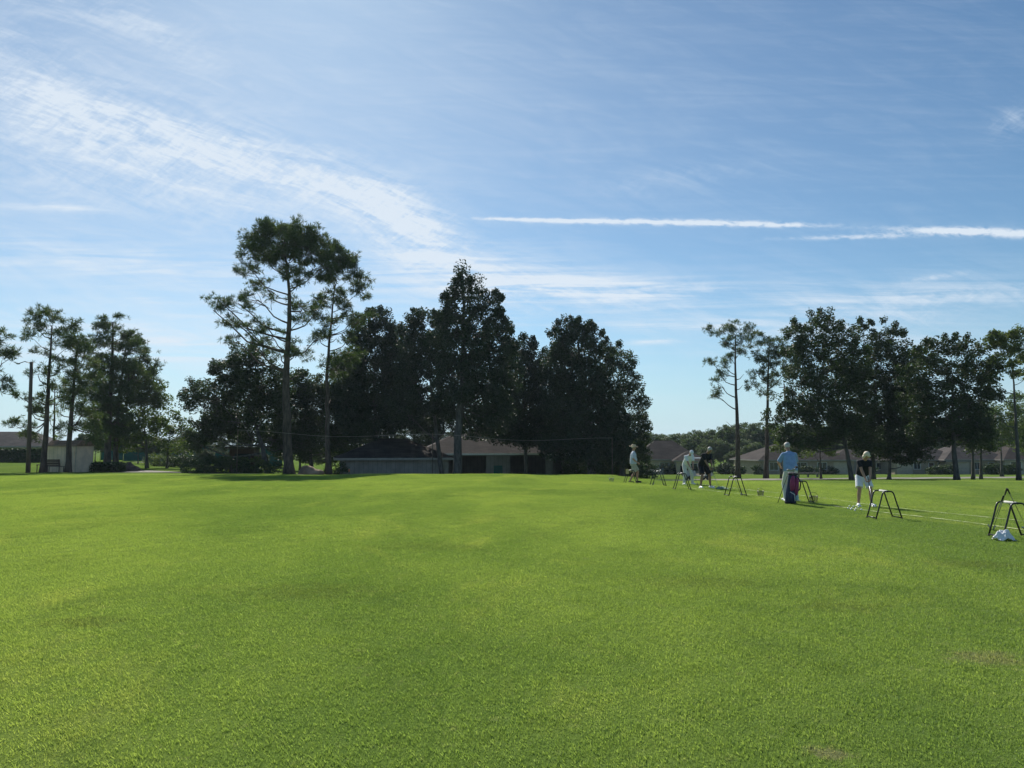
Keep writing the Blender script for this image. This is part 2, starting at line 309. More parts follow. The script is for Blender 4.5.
def tree(name, label, Y, trunk, lobes, kind, r0=.25, group=None, cat='tree', dens=1.0, stubs=0, power=.28, limbs=True, m=None):
    """trunk: [(px,py)...] ground first; lobes: (px,py,rx,ry[,dY[,density]]) - turned into places in metres at distance Y"""
    K = KIND[kind]; base = gp(trunk[0][0], Y); base.z -= .05
    root = empty(name, base, label=label, cat=cat, group=group or 'trees round the practice field')
    pts = [Vector((0,0,0))]+[at(px,py,Y)-base for px,py in trunk[1:]]
    # resample the trunk with a slight wander
    path = []; H = pts[-1].z
    for i in range(len(pts)-1):
        for k in range(4):
            t = k/4; p = pts[i].lerp(pts[i+1], t); wob = .006*H*min(1, p.z/2)
            path.append(p+Vector((random.gauss(0,1),random.gauss(0,1),0))*wob*.25)
    path.append(pts[-1]); n = len(path)
    rad = [max(.03, r0*(1-.82*(p.z/H)))*(1.35 if i == 0 else 1) for i, p in enumerate(path)]
    tb = MB(); tb.tube(path, rad, 10)
    for k in range(stubs):
        i = random.randrange(n//3, n-1); p = path[i]; a = random.uniform(0,6.28); L = random.uniform(.6,1.6)
        tb.tube([p, p+Vector((math.cos(a),math.sin(a),.15))*L*.5, p+Vector((math.cos(a),math.sin(a),.5))*L], [.05,.035,.012], 5)
    def trunk_at(z):
        for i in range(n-1):
            if path[i].z <= z <= path[i+1].z: return path[i].lerp(path[i+1], (z-path[i].z)/max(1e-3,path[i+1].z-path[i].z)), rad[i]
        return (path[-1], rad[-1]) if z > path[-1].z else (path[0], rad[0])
    V = []
    for L in lobes:
        px, py, rx, ry = L[:4]; dY = L[4] if len(L) > 4 else 0.0; dd = L[5] if len(L) > 5 else 1.0
        c = at(px,py,Y)-base; c.y += dY; sc_ = Y/F; rx *= sc_; ry *= sc_; rd = min(max(rx, ry), 1.15*rx+.4)
        nn = max(3, int(K['dens']*dens*dd*4.19*rx*ry*rd)+2)
        cc, d = ellpts(nn, c, (rx,rd,ry), power)
        if kind in ('cedar','oak') and rx > .55:      # feathery sprays that break the outline
            ns = 7 if kind == 'cedar' else 4; sd_ = unit(rng.normal(size=(ns,3))*[1,.7,.6]+[0,0,.75]); ex = []
            for q_ in sd_:
                for f_ in (1.02,1.14,1.25): ex.append(np.array(c)+q_*np.array((rx,rd,ry))*f_+[0,0,.12*f_])
            V.append(leaves(np.array(ex), 42, .30, K['size']*.9, 1.2, -1.0))
        # ragged limb from the trunk to the middle of this mass of foliage, then twigs
        hz = max(.35*H, c.z-.45*(abs(c.x)+ry+.6)) if abs(c.x)+ry < H else c.z*.7
        p0, tr = trunk_at(min(hz, path[-1].z-.2)); mid = p0.lerp(c, .5)+Vector((random.uniform(-.3,.3),random.uniform(-.3,.3),-.12*(c-p0).length))
        lr = min(tr*.45, .03+.012*(c-p0).length+.012*max(rx,ry))
        if limbs:
            tb.tube([p0, p0.lerp(mid,.5)+Vector((0,0,-.05)), mid, mid.lerp(c,.5)+Vector((0,random.uniform(-.2,.2),.1)), c], [lr, lr*.8, lr*.65, lr*.5, lr*.3], 6)
            step = max(1, nn//(26 if 'pine' in kind else 14))
            for q in cc[::step]:
                q = Vector(q); s = p0.lerp(c, random.uniform(.55,1.0)) if (q-c).length > .3 else c
                mm = s.lerp(q,.5)+Vector((random.uniform(-.15,.15),random.uniform(-.15,.15),random.uniform(-.25,.05)))
                tb.tube([s, mm, q], [lr*.36, lr*.24, .012], 4, cap=False)
        if 'pine' in kind: V.append(needles(cc, unit(d+[0,0,.3]), K['tufts'], K['n'], K['sp'], K['size']))
        else: V.append(leaves(cc, K['n'], K['sp'], K['size'], K['flat'], -.7 if kind == 'cedar' else 0))
    tb.build('trunk', M[K['bark']], root, smooth=True)
    np_mesh('crown', np.concatenate(V), 4, M[m or K['m']], root)
    return root
def bush(name, label, c, r, m='hedge', n=None, leaf=.13, group=None, cat='shrub', box=None):
    root = empty(name, c, label=label, cat=cat, group=group)
    rx, ry, rz = r or (1,1,1)
    if box:
        n = n or int(box[0]*box[1]*box[2]*22); cc = rng.uniform([-.5,-.5,0],[.5,.5,1],(n,3))
        ax = rng.integers(0,3,n)      # pushed to the faces of the clipped hedge
        for k in range(n):
            if ax[k] == 0: cc[k,0] = random.choice((-.5,.5))
            elif ax[k] == 1: cc[k,1] = random.choice((-.5,.5))
            else: cc[k,2] = 1
        cc = cc*np.array(box)
    else:
        n = n or int(max(12, 26*rx*ry*rz*4)); cc, _ = ellpts(n, (0,0,rz*.85), r, .3); cc[:,2] = np.abs(cc[:,2])
    V = leaves(cc, 34, .25, leaf)
    V[:,2] = np.maximum(V[:,2], .01)
    np_mesh('foliage', V, 4, M[m], root)
    sb = MB()
    for k in range(max(4, n//8)):
        q = Vector(cc[random.randrange(len(cc))]); s = Vector((q.x*.5, q.y*.5, -.03)) if box else Vector((0,0,-.05)); sb.tube([s, s.lerp(q,.5)+Vector((0,0,.05)), q*.95], [.025,.018,.008], 4)
    sb.build('stem', M['barkG'], root)
    return root

# ------------------------------------------------------------------ ground and sheets
def ground():
    def ax(spec):
        out = []
        for a, b, st in spec: out += list(np.arange(a, b, st))
        return np.array(out+[spec[-1][1]])
    xs = ax([(-2500,-400,300),(-400,-100,20),(-100,-40,2),(-40,40,.8),(40,120,2),(120,400,20),(400,2500,300)])
    ys = ax([(-300,-20,40),(-20,0,2),(0,60,.8),(60,160,1.6),(160,400,20),(400,3400,300)])
    X, Y = np.meshgrid(xs, ys); Z = gz_arr(X, Y)
    V = np.stack([X,Y,Z],-1).reshape(-1,3); nx, ny = len(xs), len(ys)
    me = bpy.data.meshes.new('ground'); i = np.arange(ny-1)[:,None]*nx+np.arange(nx-1)[None,:]
    Fc = np.stack([i,i+1,i+nx+1,i+nx],-1).reshape(-1,4)
    me.vertices.add(len(V)); me.vertices.foreach_set('co', V.astype(np.float32).ravel()); me.loops.add(Fc.size); me.loops.foreach_set('vertex_index', Fc.astype(np.int32).ravel())
    me.polygons.add(len(Fc)); me.polygons.foreach_set('loop_start', np.arange(0,Fc.size,4,dtype=np.int32)); me.update(calc_edges=True)
    me.polygons.foreach_set('use_smooth', [True]*len(me.polygons)); me.materials.append(M['turf'])
    tag(link(bpy.data.objects.new('ground', me)), 'mown green practice lawn sloping away beyond the tee line', kind='structure')
def ribbon(name, label, pts, width, m, lift, kind='structure', rag=0, cat=None):
    """a strip draped on the ground along pts"""
    P = []
    for i in range(len(pts)-1):
        a, b = Vector(pts[i]), Vector(pts[i+1]); k = max(2, int((b-a).length/.8))
        P += [a.lerp(b, t/k) for t in range(k)]
    P.append(Vector(pts[-1])); mb = MB(); vs = []; nc = max(2, int(width/.8)+1)
    ph = random.uniform(0,6)
    for i, p in enumerate(P):
        t = (P[min(i+1,len(P)-1)]-P[max(i-1,0)]).normalized(); nrm = Vector((-t.y, t.x)); 
        w = width*(1+rag*(.5*math.sin(i*.37+ph)+.35*math.sin(i*1.1+2*ph)+random.uniform(-.2,.2)))
        for j in range(nc):
            q = p+nrm*w*(j/(nc-1)-.5); vs.append((q.x, q.y, gz(q.x,q.y)+lift))
    fs = [(i*nc+j, i*nc+j+1, (i+1)*nc+j+1, (i+1)*nc+j) for i in range(len(P)-1) for j in range(nc-1)]
    mb.add(vs, fs); o = mb.build(name, m, smooth=True)
    return tag(o, label, cat=cat, kind=kind)
def grass():
    """short turf blades: six one-metre tiles, laid over the lawn by geometry nodes"""
    tiles = bpy.data.collections.new('turf_tiles')
    for t in range(6):
        n = 8500; p = (rng.uniform(-.5,.5,(n,2))+rng.uniform(-.5,.5,(n,2))); h = rng.uniform(.008,.024,(n,1))*(1+.35*np.sin(p[:,:1]*9+t)*np.cos(p[:,1:]*8))
        a = rng.uniform(0,6.28,n); lean = rng.uniform(.1,.9,(n,1)); d = np.stack([np.cos(a),np.sin(a)],1); b = np.stack([-d[:,1],d[:,0]],1)*.0017*rng.uniform(.7,1.5,(n,1))
        z0 = np.zeros((n,1))
        v0 = np.hstack([p-b, z0]); v1 = np.hstack([p+b, z0]); v2 = np.hstack([p+b*.8+d*lean*h*.45, h*.6]); v3 = np.hstack([p+d*lean*h*1.2, h])
        V = np.stack([v0,v1,v2,v3],1).reshape(-1,3)
        o = np_mesh('turf_tile', V, 4, M['blade']); COL.objects.unlink(o); tiles.objects.link(o)
    pts = []
    for y in np.arange(1.5, 46, 1.0):
        w = min(40, 6+y*.85)
        for x in np.arange(-w, w, 1.0):
            X = x; Y = y; pts.append((X, Y, gz(X,Y)-.002))
    me = bpy.data.meshes.new('grass'); me.from_pydata(pts, [], [])
    o = tag(link(bpy.data.objects.new('grass', me)), 'short mown grass blades covering the near lawn', cat='grass', kind='stuff')
    ng = bpy.data.node_groups.new('lay_turf', 'GeometryNodeTree')
    ng.interface.new_socket('Geometry', in_out='INPUT', socket_type='NodeSocketGeometry'); ng.interface.new_socket('Geometry', in_out='OUTPUT', socket_type='NodeSocketGeometry')
    gi = ng.nodes.new('NodeGroupInput'); go = ng.nodes.new('NodeGroupOutput'); iop = ng.nodes.new('GeometryNodeInstanceOnPoints')
    ci = ng.nodes.new('GeometryNodeCollectionInfo'); ci.inputs['Collection'].default_value = tiles; ci.inputs['Separate Children'].default_value = True; ci.inputs['Reset Children'].default_value = True
    rv = ng.nodes.new('FunctionNodeRandomValue'); rv.data_type = 'INT'; rv.inputs['Min'].default_value = 0; rv.inputs['Max'].default_value = 5
    rr = ng.nodes.new('FunctionNodeRandomValue'); rr.data_type = 'INT'; rr.inputs['Min'].default_value = 0; rr.inputs['Max'].default_value = 3; rr.inputs['Seed'].default_value = 5
    mu = ng.nodes.new('ShaderNodeMath'); mu.operation = 'MULTIPLY'; mu.inputs[1].default_value = math.pi/2
    cx = ng.nodes.new('ShaderNodeCombineXYZ'); L = ng.links.new
    iint = [s for s in rv.outputs if s.type == 'INT'][0]; rint = [s for s in rr.outputs if s.type == 'INT'][0]
    L(gi.outputs[0], iop.inputs['Points']); L(ci.outputs[0], iop.inputs['Instance']); iop.inputs['Pick Instance'].default_value = True
    L(iint, iop.inputs['Instance Index']); L(rint, mu.inputs[0]); L(mu.outputs[0], cx.inputs[2]); L(cx.outputs[0], iop.inputs['Rotation']); L(iop.outputs[0], go.inputs[0])
    md = o.modifiers.new('lay_turf', 'NODES'); md.node_group = ng

# ------------------------------------------------------------------ sky, sun, camera
def sky():
    w = bpy.data.worlds.new('World'); sc.world = w; w.use_nodes = True; nt = w.node_tree; nt.nodes.clear(); lk = nt.links
    out = N(nt,'ShaderNodeOutputWorld'); bg = N(nt,'ShaderNodeBackground'); bg.inputs[1].default_value = SKY_S
    s = N(nt,'ShaderNodeTexSky', sky_type='NISHITA'); s.sun_disc = False; s.sun_elevation = SUN_EL; s.sun_rotation = SUN_AZ
    s.air_density = 1.0; s.dust_density = .25; s.ozone_density = 3.0; s.altitude = 50
    tc = N(nt,'ShaderNodeTexCoord'); sp = N(nt,'ShaderNodeSeparateXYZ'); lk.new(tc.outputs['Generated'], sp.inputs[0])
    fy = mathn(nt,'MAXIMUM', sp.outputs[1], .12)
    U = mathn(nt,'MULTIPLY', mathn(nt,'DIVIDE', sp.outputs[0], fy), F); V = mathn(nt,'MULTIPLY', mathn(nt,'DIVIDE', sp.outputs[2], fy), F)
    q = N(nt,'ShaderNodeCombineXYZ'); lk.new(U,q.inputs[0]); lk.new(V,q.inputs[1])
    def fb(rot, sx, sy, detail, rough, dist=0, off=0):
        mp = N(nt,'ShaderNodeMapping'); mp.inputs['Rotation'].default_value = (0,0,rot); lk.new(q.outputs[0], mp.inputs[0])
        m2 = N(nt,'ShaderNodeMapping'); m2.inputs['Scale'].default_value = (1/sx,1/sy,1); m2.inputs['Location'].default_value = (off,off*.7,0); lk.new(mp.outputs[0], m2.inputs[0])
        return noise(nt, m2.outputs[0], 1.0, detail, rough, dist)
    streak = fb(R(16), 120, 26, 10, .66, 1.1); ripple = fb(R(-34), 30, 8, 8, .72, .7, 7); fine = fb(R(22), 34, 5, 7, .75, .6, 17); flat = fb(0, 150, 9, 7, .6, .5, 3)
    puff = fb(R(3), 16, 7, 6, .7, .3, 11)
    def blob(px, py, rx, ry, slope, amp):
        d = ray(px,py).normalized(); u0 = d.x/d.y*F; v0 = d.z/d.y*F; a = R(-slope); ca, sa = math.cos(a), math.sin(a)
        du = mathn(nt,'SUBTRACT',U,u0); dv = mathn(nt,'SUBTRACT',V,v0)
        x = mathn(nt,'ADD', mathn(nt,'MULTIPLY',du,ca/rx), mathn(nt,'MULTIPLY',dv,sa/rx)); y = mathn(nt,'ADD', mathn(nt,'MULTIPLY',du,-sa/ry), mathn(nt,'MULTIPLY',dv,ca/ry))
        r2 = mathn(nt,'ADD', mathn(nt,'MULTIPLY',x,x), mathn(nt,'MULTIPLY',y,y))
        return mathn(nt,'MULTIPLY', mathn(nt,'EXPONENT', mathn(nt,'MULTIPLY', r2, -1)), amp)
    def total(bl):
        t = None
        for b in bl:
            k = blob(*b); t = k if t is None else mathn(nt,'ADD',t,k)
        return t
    cir = total(CIRRUS); low = total(LOW); con = total(CONTRAIL); veil = total(VEIL)
    tex = mathn(nt,'ADD', mathn(nt,'ADD', mathn(nt,'MULTIPLY',streak,.42), mathn(nt,'MULTIPLY',ripple,.30)), mathn(nt,'MULTIPLY',fine,.28))
    d1 = mathn(nt,'MULTIPLY', cir, ramp(nt, mathn(nt,'ADD', tex, mathn(nt,'MULTIPLY',cir,.045)), .40, .72))
    d2 = mathn(nt,'MULTIPLY', low, ramp(nt, mathn(nt,'ADD', mathn(nt,'MULTIPLY',flat,.75), mathn(nt,'MULTIPLY',streak,.25)), .36, .66))
    d3 = mathn(nt,'MULTIPLY', con, ramp(nt, mathn(nt,'ADD', puff, mathn(nt,'MULTIPLY',con,.16)), .40, .74))
    allover = mathn(nt,'MULTIPLY', ramp(nt, mathn(nt,'ADD', mathn(nt,'MULTIPLY',streak,.5), mathn(nt,'MULTIPLY',flat,.5)), .42, .75), .10)
    d4 = mathn(nt,'MULTIPLY', veil, mathn(nt,'ADD', mathn(nt,'MULTIPLY', streak, .9), .25))
    dens = mathn(nt,'MINIMUM', mathn(nt,'ADD', mathn(nt,'ADD',mathn(nt,'ADD',d1,d2),mathn(nt,'ADD',d3,d4)), allover), .93)
    tint = mixc(nt, 1.0, s.outputs[0], SKY_TINT, 'MULTIPLY')
    hz = mathn(nt,'MULTIPLY', mathn(nt,'SUBTRACT', 1, ramp(nt, sp.outputs[2], -.02, .17)), .8)
    tint = mixc(nt, hz, tint, HORIZ)
    c = mixc(nt, dens, tint, CLOUD)
    # below the horizon the dome carries on as pale ground haze
    lk.new(c, bg.inputs[0]); lk.new(bg.outputs[0], out.inputs[0])
    sl = bpy.data.lights.new('sun', 'SUN'); sl.energy = SUN_S; sl.angle = R(.53); sl.color = (1,.95,.87)
    so = bpy.data.objects.new('sun', sl); link(so)
    d = Vector((math.sin(SUN_AZ)*math.cos(SUN_EL), math.cos(SUN_AZ)*math.cos(SUN_EL), math.sin(SUN_EL)))
    so.rotation_euler = d.to_track_quat('Z','Y').to_euler(); so.location = d*100
SKY_S = .072; SUN_S = 4.8; SKY_TINT = (.80,1.0,1.04); CLOUD = (8.0,8.9,9.9)
HORIZ = (5.3,7.3,8.9)
CIRRUS = [(80,125,120,46,12,.62),(205,148,100,36,15,.90),(285,168,60,20,16,.6),(170,195,170,30,8,.48),(385,208,52,30,20,1.25),(430,238,48,24,28,1.05),(20,60,120,60,20,.35),(545,295,150,22,0,.5),(345,195,60,22,10,.45),(165,38,100,20,32,.40),(110,15,90,20,15,.3),(70,105,60,22,20,.3),(430,262,80,18,8,.45),(690,172,60,11,-4,.30),(330,150,40,10,8,.4),(1012,120,24,14,-30,.55),(870,318,160,18,-8,.45),(935,277,32,3.2,-8,.8),(960,295,70,7,-6,.35),(640,190,60,10,2,.15)]
LOW = [(110,262,220,20,4,.50),(60,207,60,4,2,.6),(600,289,115,12,1,1.2),(470,272,120,28,6,.7),(880,300,150,16,-4,.45),(680,325,140,6,0,.6),(652,341,30,3,-2,.8),(150,345,190,26,0,.6),(760,300,260,26,-2,.15),(250,300,150,14,0,.35),(880,345,200,14,0,.3)]
CONTRAIL = [(575,221,60,2.6,1.0,1.05),(690,222.5,90,3.4,1.0,1.15),(780,225,55,2.6,1.0,.8),(505,219,40,1.8,1.0,.8),(950,231,70,4.2,.6,1.0),(1040,235,80,4.6,3,1.1),(855,237,75,2.6,-1.5,.7)]
VEIL = [(60,130,400,200,5,.50),(560,110,420,200,0,.13),(120,330,300,60,0,.30),(900,330,260,50,0,.18)]
def camera():
    cd = bpy.data.cameras.new('camera'); cd.sensor_width = 36; cd.lens = F/1024*36; cd.clip_end = 9000; cd.clip_start = .1
    co = link(bpy.data.objects.new('camera', cd)); co.location = (0,0,CAMZ); co.rotation_euler = (math.pi/2+PITCH,0,0); sc.camera = co
    sc.view_settings.view_transform = 'Standard'; sc.view_settings.look = 'None'; sc.view_settings.exposure = EXPO; sc.view_settings.gamma = 1
    sc.cycles.max_bounces = 6; sc.cycles.transparent_max_bounces = 8; sc.cycles.use_denoising = True
EXPO = 0.38
# ------------------------------------------------------------------ people
def remesh(mb, name, m, parent, voxel=.008, smooth=4):
    me = bpy.data.meshes.new('raw'); me.from_pydata(mb.v, [], mb.f)
    bm = bmesh.new(); bm.from_mesh(me); bmesh.ops.recalc_face_normals(bm, faces=bm.faces); bm.to_mesh(me); bm.free()
    o = bpy.data.objects.new('raw', me); COL.objects.link(o)
    r = o.modifiers.new('r','REMESH'); r.mode = 'VOXEL'; r.voxel_size = voxel; r.use_smooth_shade = True
    s = o.modifiers.new('s','SMOOTH'); s.iterations = smooth; s.factor = .5
    dg = bpy.context.evaluated_depsgraph_get(); nm = bpy.data.meshes.new_from_object(o.evaluated_get(dg))
    bpy.data.objects.remove(o); nm.materials.clear(); nm.materials.append(m); nm.name = name
    nm.polygons.foreach_set('use_smooth', [True]*len(nm.polygons))
    return link(bpy.data.objects.new(name, nm), parent)
def ik(a, b, l1, l2, pole):
    a, b, pole = Vector(a), Vector(b), Vector(pole); d = b-a; L = min(d.length, (l1+l2)*.999); d.normalize()
    x = (l1*l1-l2*l2+L*L)/(2*L); h = math.sqrt(max(0, l1*l1-x*x)); p = (pole-d*pole.dot(d)).normalized()
    return a+d*x+p*h, a+d*L
def person(label, loc, rz, H, feet, bend, hip, hands, headtilt, headturn, skin, shirt, bottom, shoes, hat, hair, long=False, sleeve=.6, belly=1.0, female=False, shirt_hem=-.02, group='golfers on the practice tee', grip=None, elbow=(0,.3,-1)):
    """local frame: facing -Y. feet/hands [(left),(right)]; hip=(y,z) of the pelvis"""
    s = H/1.75; root = empty('person', loc, rz, label=label, cat='person', group=group)
    P = Vector((0, hip[0], hip[1])); d = Vector((0,-math.sin(bend),math.cos(bend))); Q = Matrix.Rotation(bend, 3, 'X')
    fw = Q @ Vector((0,-1,0)); ch = P+d*.36*s; nb = P+d*.54*s
    hb = headtilt; hd = Vector((0,-math.sin(hb),math.cos(hb))); HQ = Matrix.Rotation(headturn,3,'Z') @ Matrix.Rotation(hb,3,'X')
    hc = nb+d*.035*s+hd*.155*s
    b = MB(); sw = (.155 if female else .175)*s
    b.ell(P+d*.02*s, (.165*s,.115*s,.12*s), Q); b.ell(P+d*.16*s+fw*.015*belly, (.145*s*belly,.105*s*belly,.14*s), Q); b.ell(ch-d*.02*s, (.165*s,.115*s,.19*s), Q)
    if female: b.ell(ch+fw*.07*s-d*.02, (.13*s,.06*s,.07*s), Q)
    b.cap(ch+d*.08*s+Vector((-sw*.85,0,0)), ch+d*.12*s, .046*s, .058*s); b.cap(ch+d*.08*s+Vector((sw*.85,0,0)), ch+d*.12*s, .046*s, .058*s)
    b.cap(nb-d*.06*s, nb+d*.035*s+hd*.06*s, .062*s, .055*s)
    b.ell(hc+HQ@Vector((0,.012,.03))*s, (.076*s,.094*s,.092*s), HQ, 16, 12); b.ell(hc+HQ@Vector((0,-.022,-.045))*s, (.056*s,.066*s,.07*s), HQ, 14, 10)
    b.cap(hc+HQ@Vector((0,-.085,.012))*s, hc+HQ@Vector((0,-.105,-.022))*s, .010*s, .016*s)
    for sd in (-1,1): b.ell(hc+HQ@Vector((sd*.077,.012,-.005))*s, (.011*s,.022*s,.032*s), HQ, 8, 6)
    b.ell(hc+HQ@Vector((0,-.083,-.058))*s, (.024*s,.012*s,.010*s), HQ, 8, 6)
    tops = []; legs = []
    for i, sd in enumerate((1,-1)):       # +X first
        sh = ch+d*.088*s+Vector((sd*sw,0,0)); hand = Vector(hands[i]); pole = Vector((sd*elbow[0] if elbow[0] else sd*.4, elbow[1], elbow[2]))
        el, wr = ik(sh, hand, .285*s, .25*s, pole); tops.append((sh, el))
        b.cap(sh, el, .05*s, .039*s); b.cap(el, el.lerp(wr,.3), .039*s, .041*s); b.cap(el.lerp(wr,.3), wr, .041*s, .026*s)
        h = (wr-el).normalized(); side = Vector((sd,0,0)); 
        if grip is not None: h = (h*.6+Vector(grip)*.6).normalized()
        c = Vector((-sd,-.2,0)); c = (c-h*c.dot(h)).normalized(); k = h.cross(c)
        pm = wr+h*.05*s; b.ell(wr+h*.05*s, (.018*s,.040*s,.052*s), Matrix((c,k,h)).transposed(), 10, 8)
        for j, o in enumerate((-.031,-.011,.010,.029)):
            ln = (.8,.95,1.0,.88)[j]*s; f0 = wr+h*.085*s+k*o*s; f1 = f0+(h*.032+c*.014)*ln; f2 = f1+(h*.004+c*.026)*ln; f3 = f2+(c*.008-h*.018)*ln
            b.cap(f0,f1,.0095*s,.009*s,6); b.cap(f1,f2,.009*s,.0085*s,6); b.cap(f2,f3,.0085*s,.0075*s,6)
        t0 = wr+h*.03*s+k*.03*s; t1 = t0+(k*.022+h*.02+c*.015)*s; t2 = t1+(h*.026+c*.014)*s; b.cap(t0,t1,.012*s,.0105*s,6); b.cap(t1,t2,.0105*s,.0085*s,6)
        fx, fy = feet[i]; ank = Vector((fx,fy,.085*s)); hp = P+Vector((sd*.09*s,0,-.04*s)); kn, an = ik(hp, ank, .435*s, .425*s, (sd*.15,-1,0)); legs.append((hp,kn,an))
        b.cap(hp, kn, .088*s, .055*s); b.cap(kn, kn.lerp(an,.32)+Vector((0,.014,0)), .052*s, .056*s); b.cap(kn.lerp(an,.32)+Vector((0,.014,0)), an, .055*s, .034*s)
        toe = Vector((fx+sd*.035, fy-.15*s, .035)); b.cap(an-Vector((0,0,.035)), toe, .032*s, .026*s); b.cap(an, an+Vector((0,.04,-.045))*s, .033*s,.03*s)
        sb = MB(); sb.cap((fx,fy+.035,.048),(fx+sd*.01,fy-.04,.052),.047*s,.047*s); sb.cap((fx+sd*.01,fy-.04,.05),(fx+sd*.04,fy-.165*s,.036),.049*s,.040*s); sb.box((fx+sd*.02,fy-.065,.014),(.085,.26,.028), sd*-.13)
        remesh(sb, 'shoe', shoes, root, .007, 3)
    remesh(b, 'body', skin, root, .0075, 3)
    # eyes and brows sit in the face
    for sd in (-1,1):
        eb = MB().ell(hc+HQ@Vector((sd*.030,-.083,.012))*s, (.012*s,.008*s,.008*s), HQ, 8, 6); eb.build('eye', M['blackC'], root, True)
    # shirt
    t = MB(); e = .016
    t.lathe([(.160*s*belly+e,-.03*s+shirt_hem),(.163*s*belly+e,.08*s),(.158*s*belly+e,.18*s),(.163*s+e,.30*s),(.158*s+e,.38*s),(.128*s+e,.45*s),(.080*s,.525*s)], P, 20, Q, (1.03,.80))
    if female: t.ell(ch+fw*.075*s-d*.02, (.14*s,.065*s,.08*s), Q)
    if belly > 1.05: t.ell(P+d*.15*s+fw*.05*s, (.15*s,.12*s*belly,.14*s), Q)
    for sh, el in tops:
        en = sh.lerp(el, sleeve); dd = (el-sh).normalized(); t.cap(sh, sh.lerp(en,.3), .068*s, .068*s); t.tube([sh, sh.lerp(en,.5), en], [.068*s,.068*s,.069*s], 12)
    t.cap(ch+d*.088*s+Vector((-sw*.9,0,0)), ch+d*.130*s, .066*s, .074*s); t.cap(ch+d*.088*s+Vector((sw*.9,0,0)), ch+d*.130*s, .066*s, .074*s)
    t.lathe([(.075*s,0),(.066*s,.045*s)], nb-d*.03*s, 12, Q)
    remesh(t, 'shirt', shirt, root, .009, 3)
    # shorts or trousers
    t = MB(); t.lathe([(.158*s+e,-.13*s),(.168*s+e,-.06*s),(.160*s*max(1,belly*.97)+e,.04*s),(.150*s*max(1,belly*.97)+e,.10*s)], P, 20, Matrix.Rotation(bend*.5,3,'X'), (1.0,.78))
    for hp, kn, an in legs:
        if long: t.tube([hp, hp.lerp(kn,.5), kn, kn.lerp(an,.5), an+Vector((0,0,-.01))], [.112*s,.098*s,.078*s,.068*s,.064*s], 12)
        else: t.tube([hp, hp.lerp(kn,.5), hp.lerp(kn,.88)], [.112*s,.110*s,.108*s], 14)
    remesh(t, 'trousers' if long else 'shorts', bottom, root, .009, 3)
    if hair is not None:
        t = MB(); t.ell(hc+HQ@Vector((0,.026,.034))*s, (.088*s,.098*s,.098*s), HQ, 16, 10)
        if female:
            for a in range(5): t.ell(hc+HQ@Vector((math.sin((a-2)*.75)*.07, .05+.0*a-abs(a-2)*.03, -.04))*s, (.038*s,.045*s,.055*s), HQ, 8, 6)
            t.ell(hc+HQ@Vector((.02,-.055,.085))*s, (.055*s,.04*s,.03*s), HQ, 8, 6)
        remesh(t, 'hair', hair, root, .008, 2)
    if hat is not None:
        kind, hm = hat; t = MB(); top = hc+HQ@Vector((0,.012,.045))*s
        if kind == 'cap':
            t.lathe([(.094*s,-.012*s),(.094*s,.02*s),(.085*s,.055*s),(.055*s,.078*s),(.01,.086*s)], top, 16, HQ, (.92,1.08)); t.ell(top+HQ@Vector((0,-.135,-.006))*s, (.068*s,.072*s,.010*s), HQ)
            t.ell(top+HQ@Vector((0,0,.086))*s, (.008,.008,.006), HQ, 6, 4)
        else:
            t.lathe([(.215*s,-.022*s),(.20*s,-.006*s),(.105*s,.004*s),(.10*s,.06*s),(.075*s,.09*s),(.01,.085*s)], top, 20, HQ, (.95,1.05))
        remesh(t, 'cap' if kind == 'cap' else 'hat', hm, root, .007, 2)
    return root, (hc, P)

# ------------------------------------------------------------------ golf things
CLUB = {}
def golf_club(label, grip_end, foot, driver=False, group='golf clubs', yaw=0):
    """a club from its grip end down to the club head"""
    g = Vector(grip_end); f = Vector(foot); L = (g-f).length; d = (g-f).normalized()
    root = empty('golf_club', f, label=label, cat='golf club', group=group)
    root.rotation_mode = 'QUATERNION'; root.rotation_quaternion = d.to_track_quat('Z','Y') @ Quaternion((0,0,1), yaw)
    MB().tube([(0,0,L-.27),(0,0,L-.2),(0,0,L-.01),(0,0,L)], [.0105,.012,.0145,.010], 8).build('grip', M['rubber'], root, True)
    MB().tube([(0,0,.03),(0,0,L-.265)], [.0048,.0075], 6).build('shaft', M['steel'], root, True)
    h = MB()
    if driver: h.ell((.045,.02,.02), (.06,.05,.03)); h.tube([(0,0,0),(.005,0,.07)], [.009,.007], 6)
    else: h.prism([(-.008,-.002),(.07,-.006),(.082,.012),(.078,.05),(.06,.055),(.008,.028),(-.008,.03)], -.009, .009); h.tube([(0,0,0),(0,0,.07)], [.009,.007], 6)
    h.build('club_head', M['black'] if driver else M['steel'], root, driver)
    return root
STAND = None
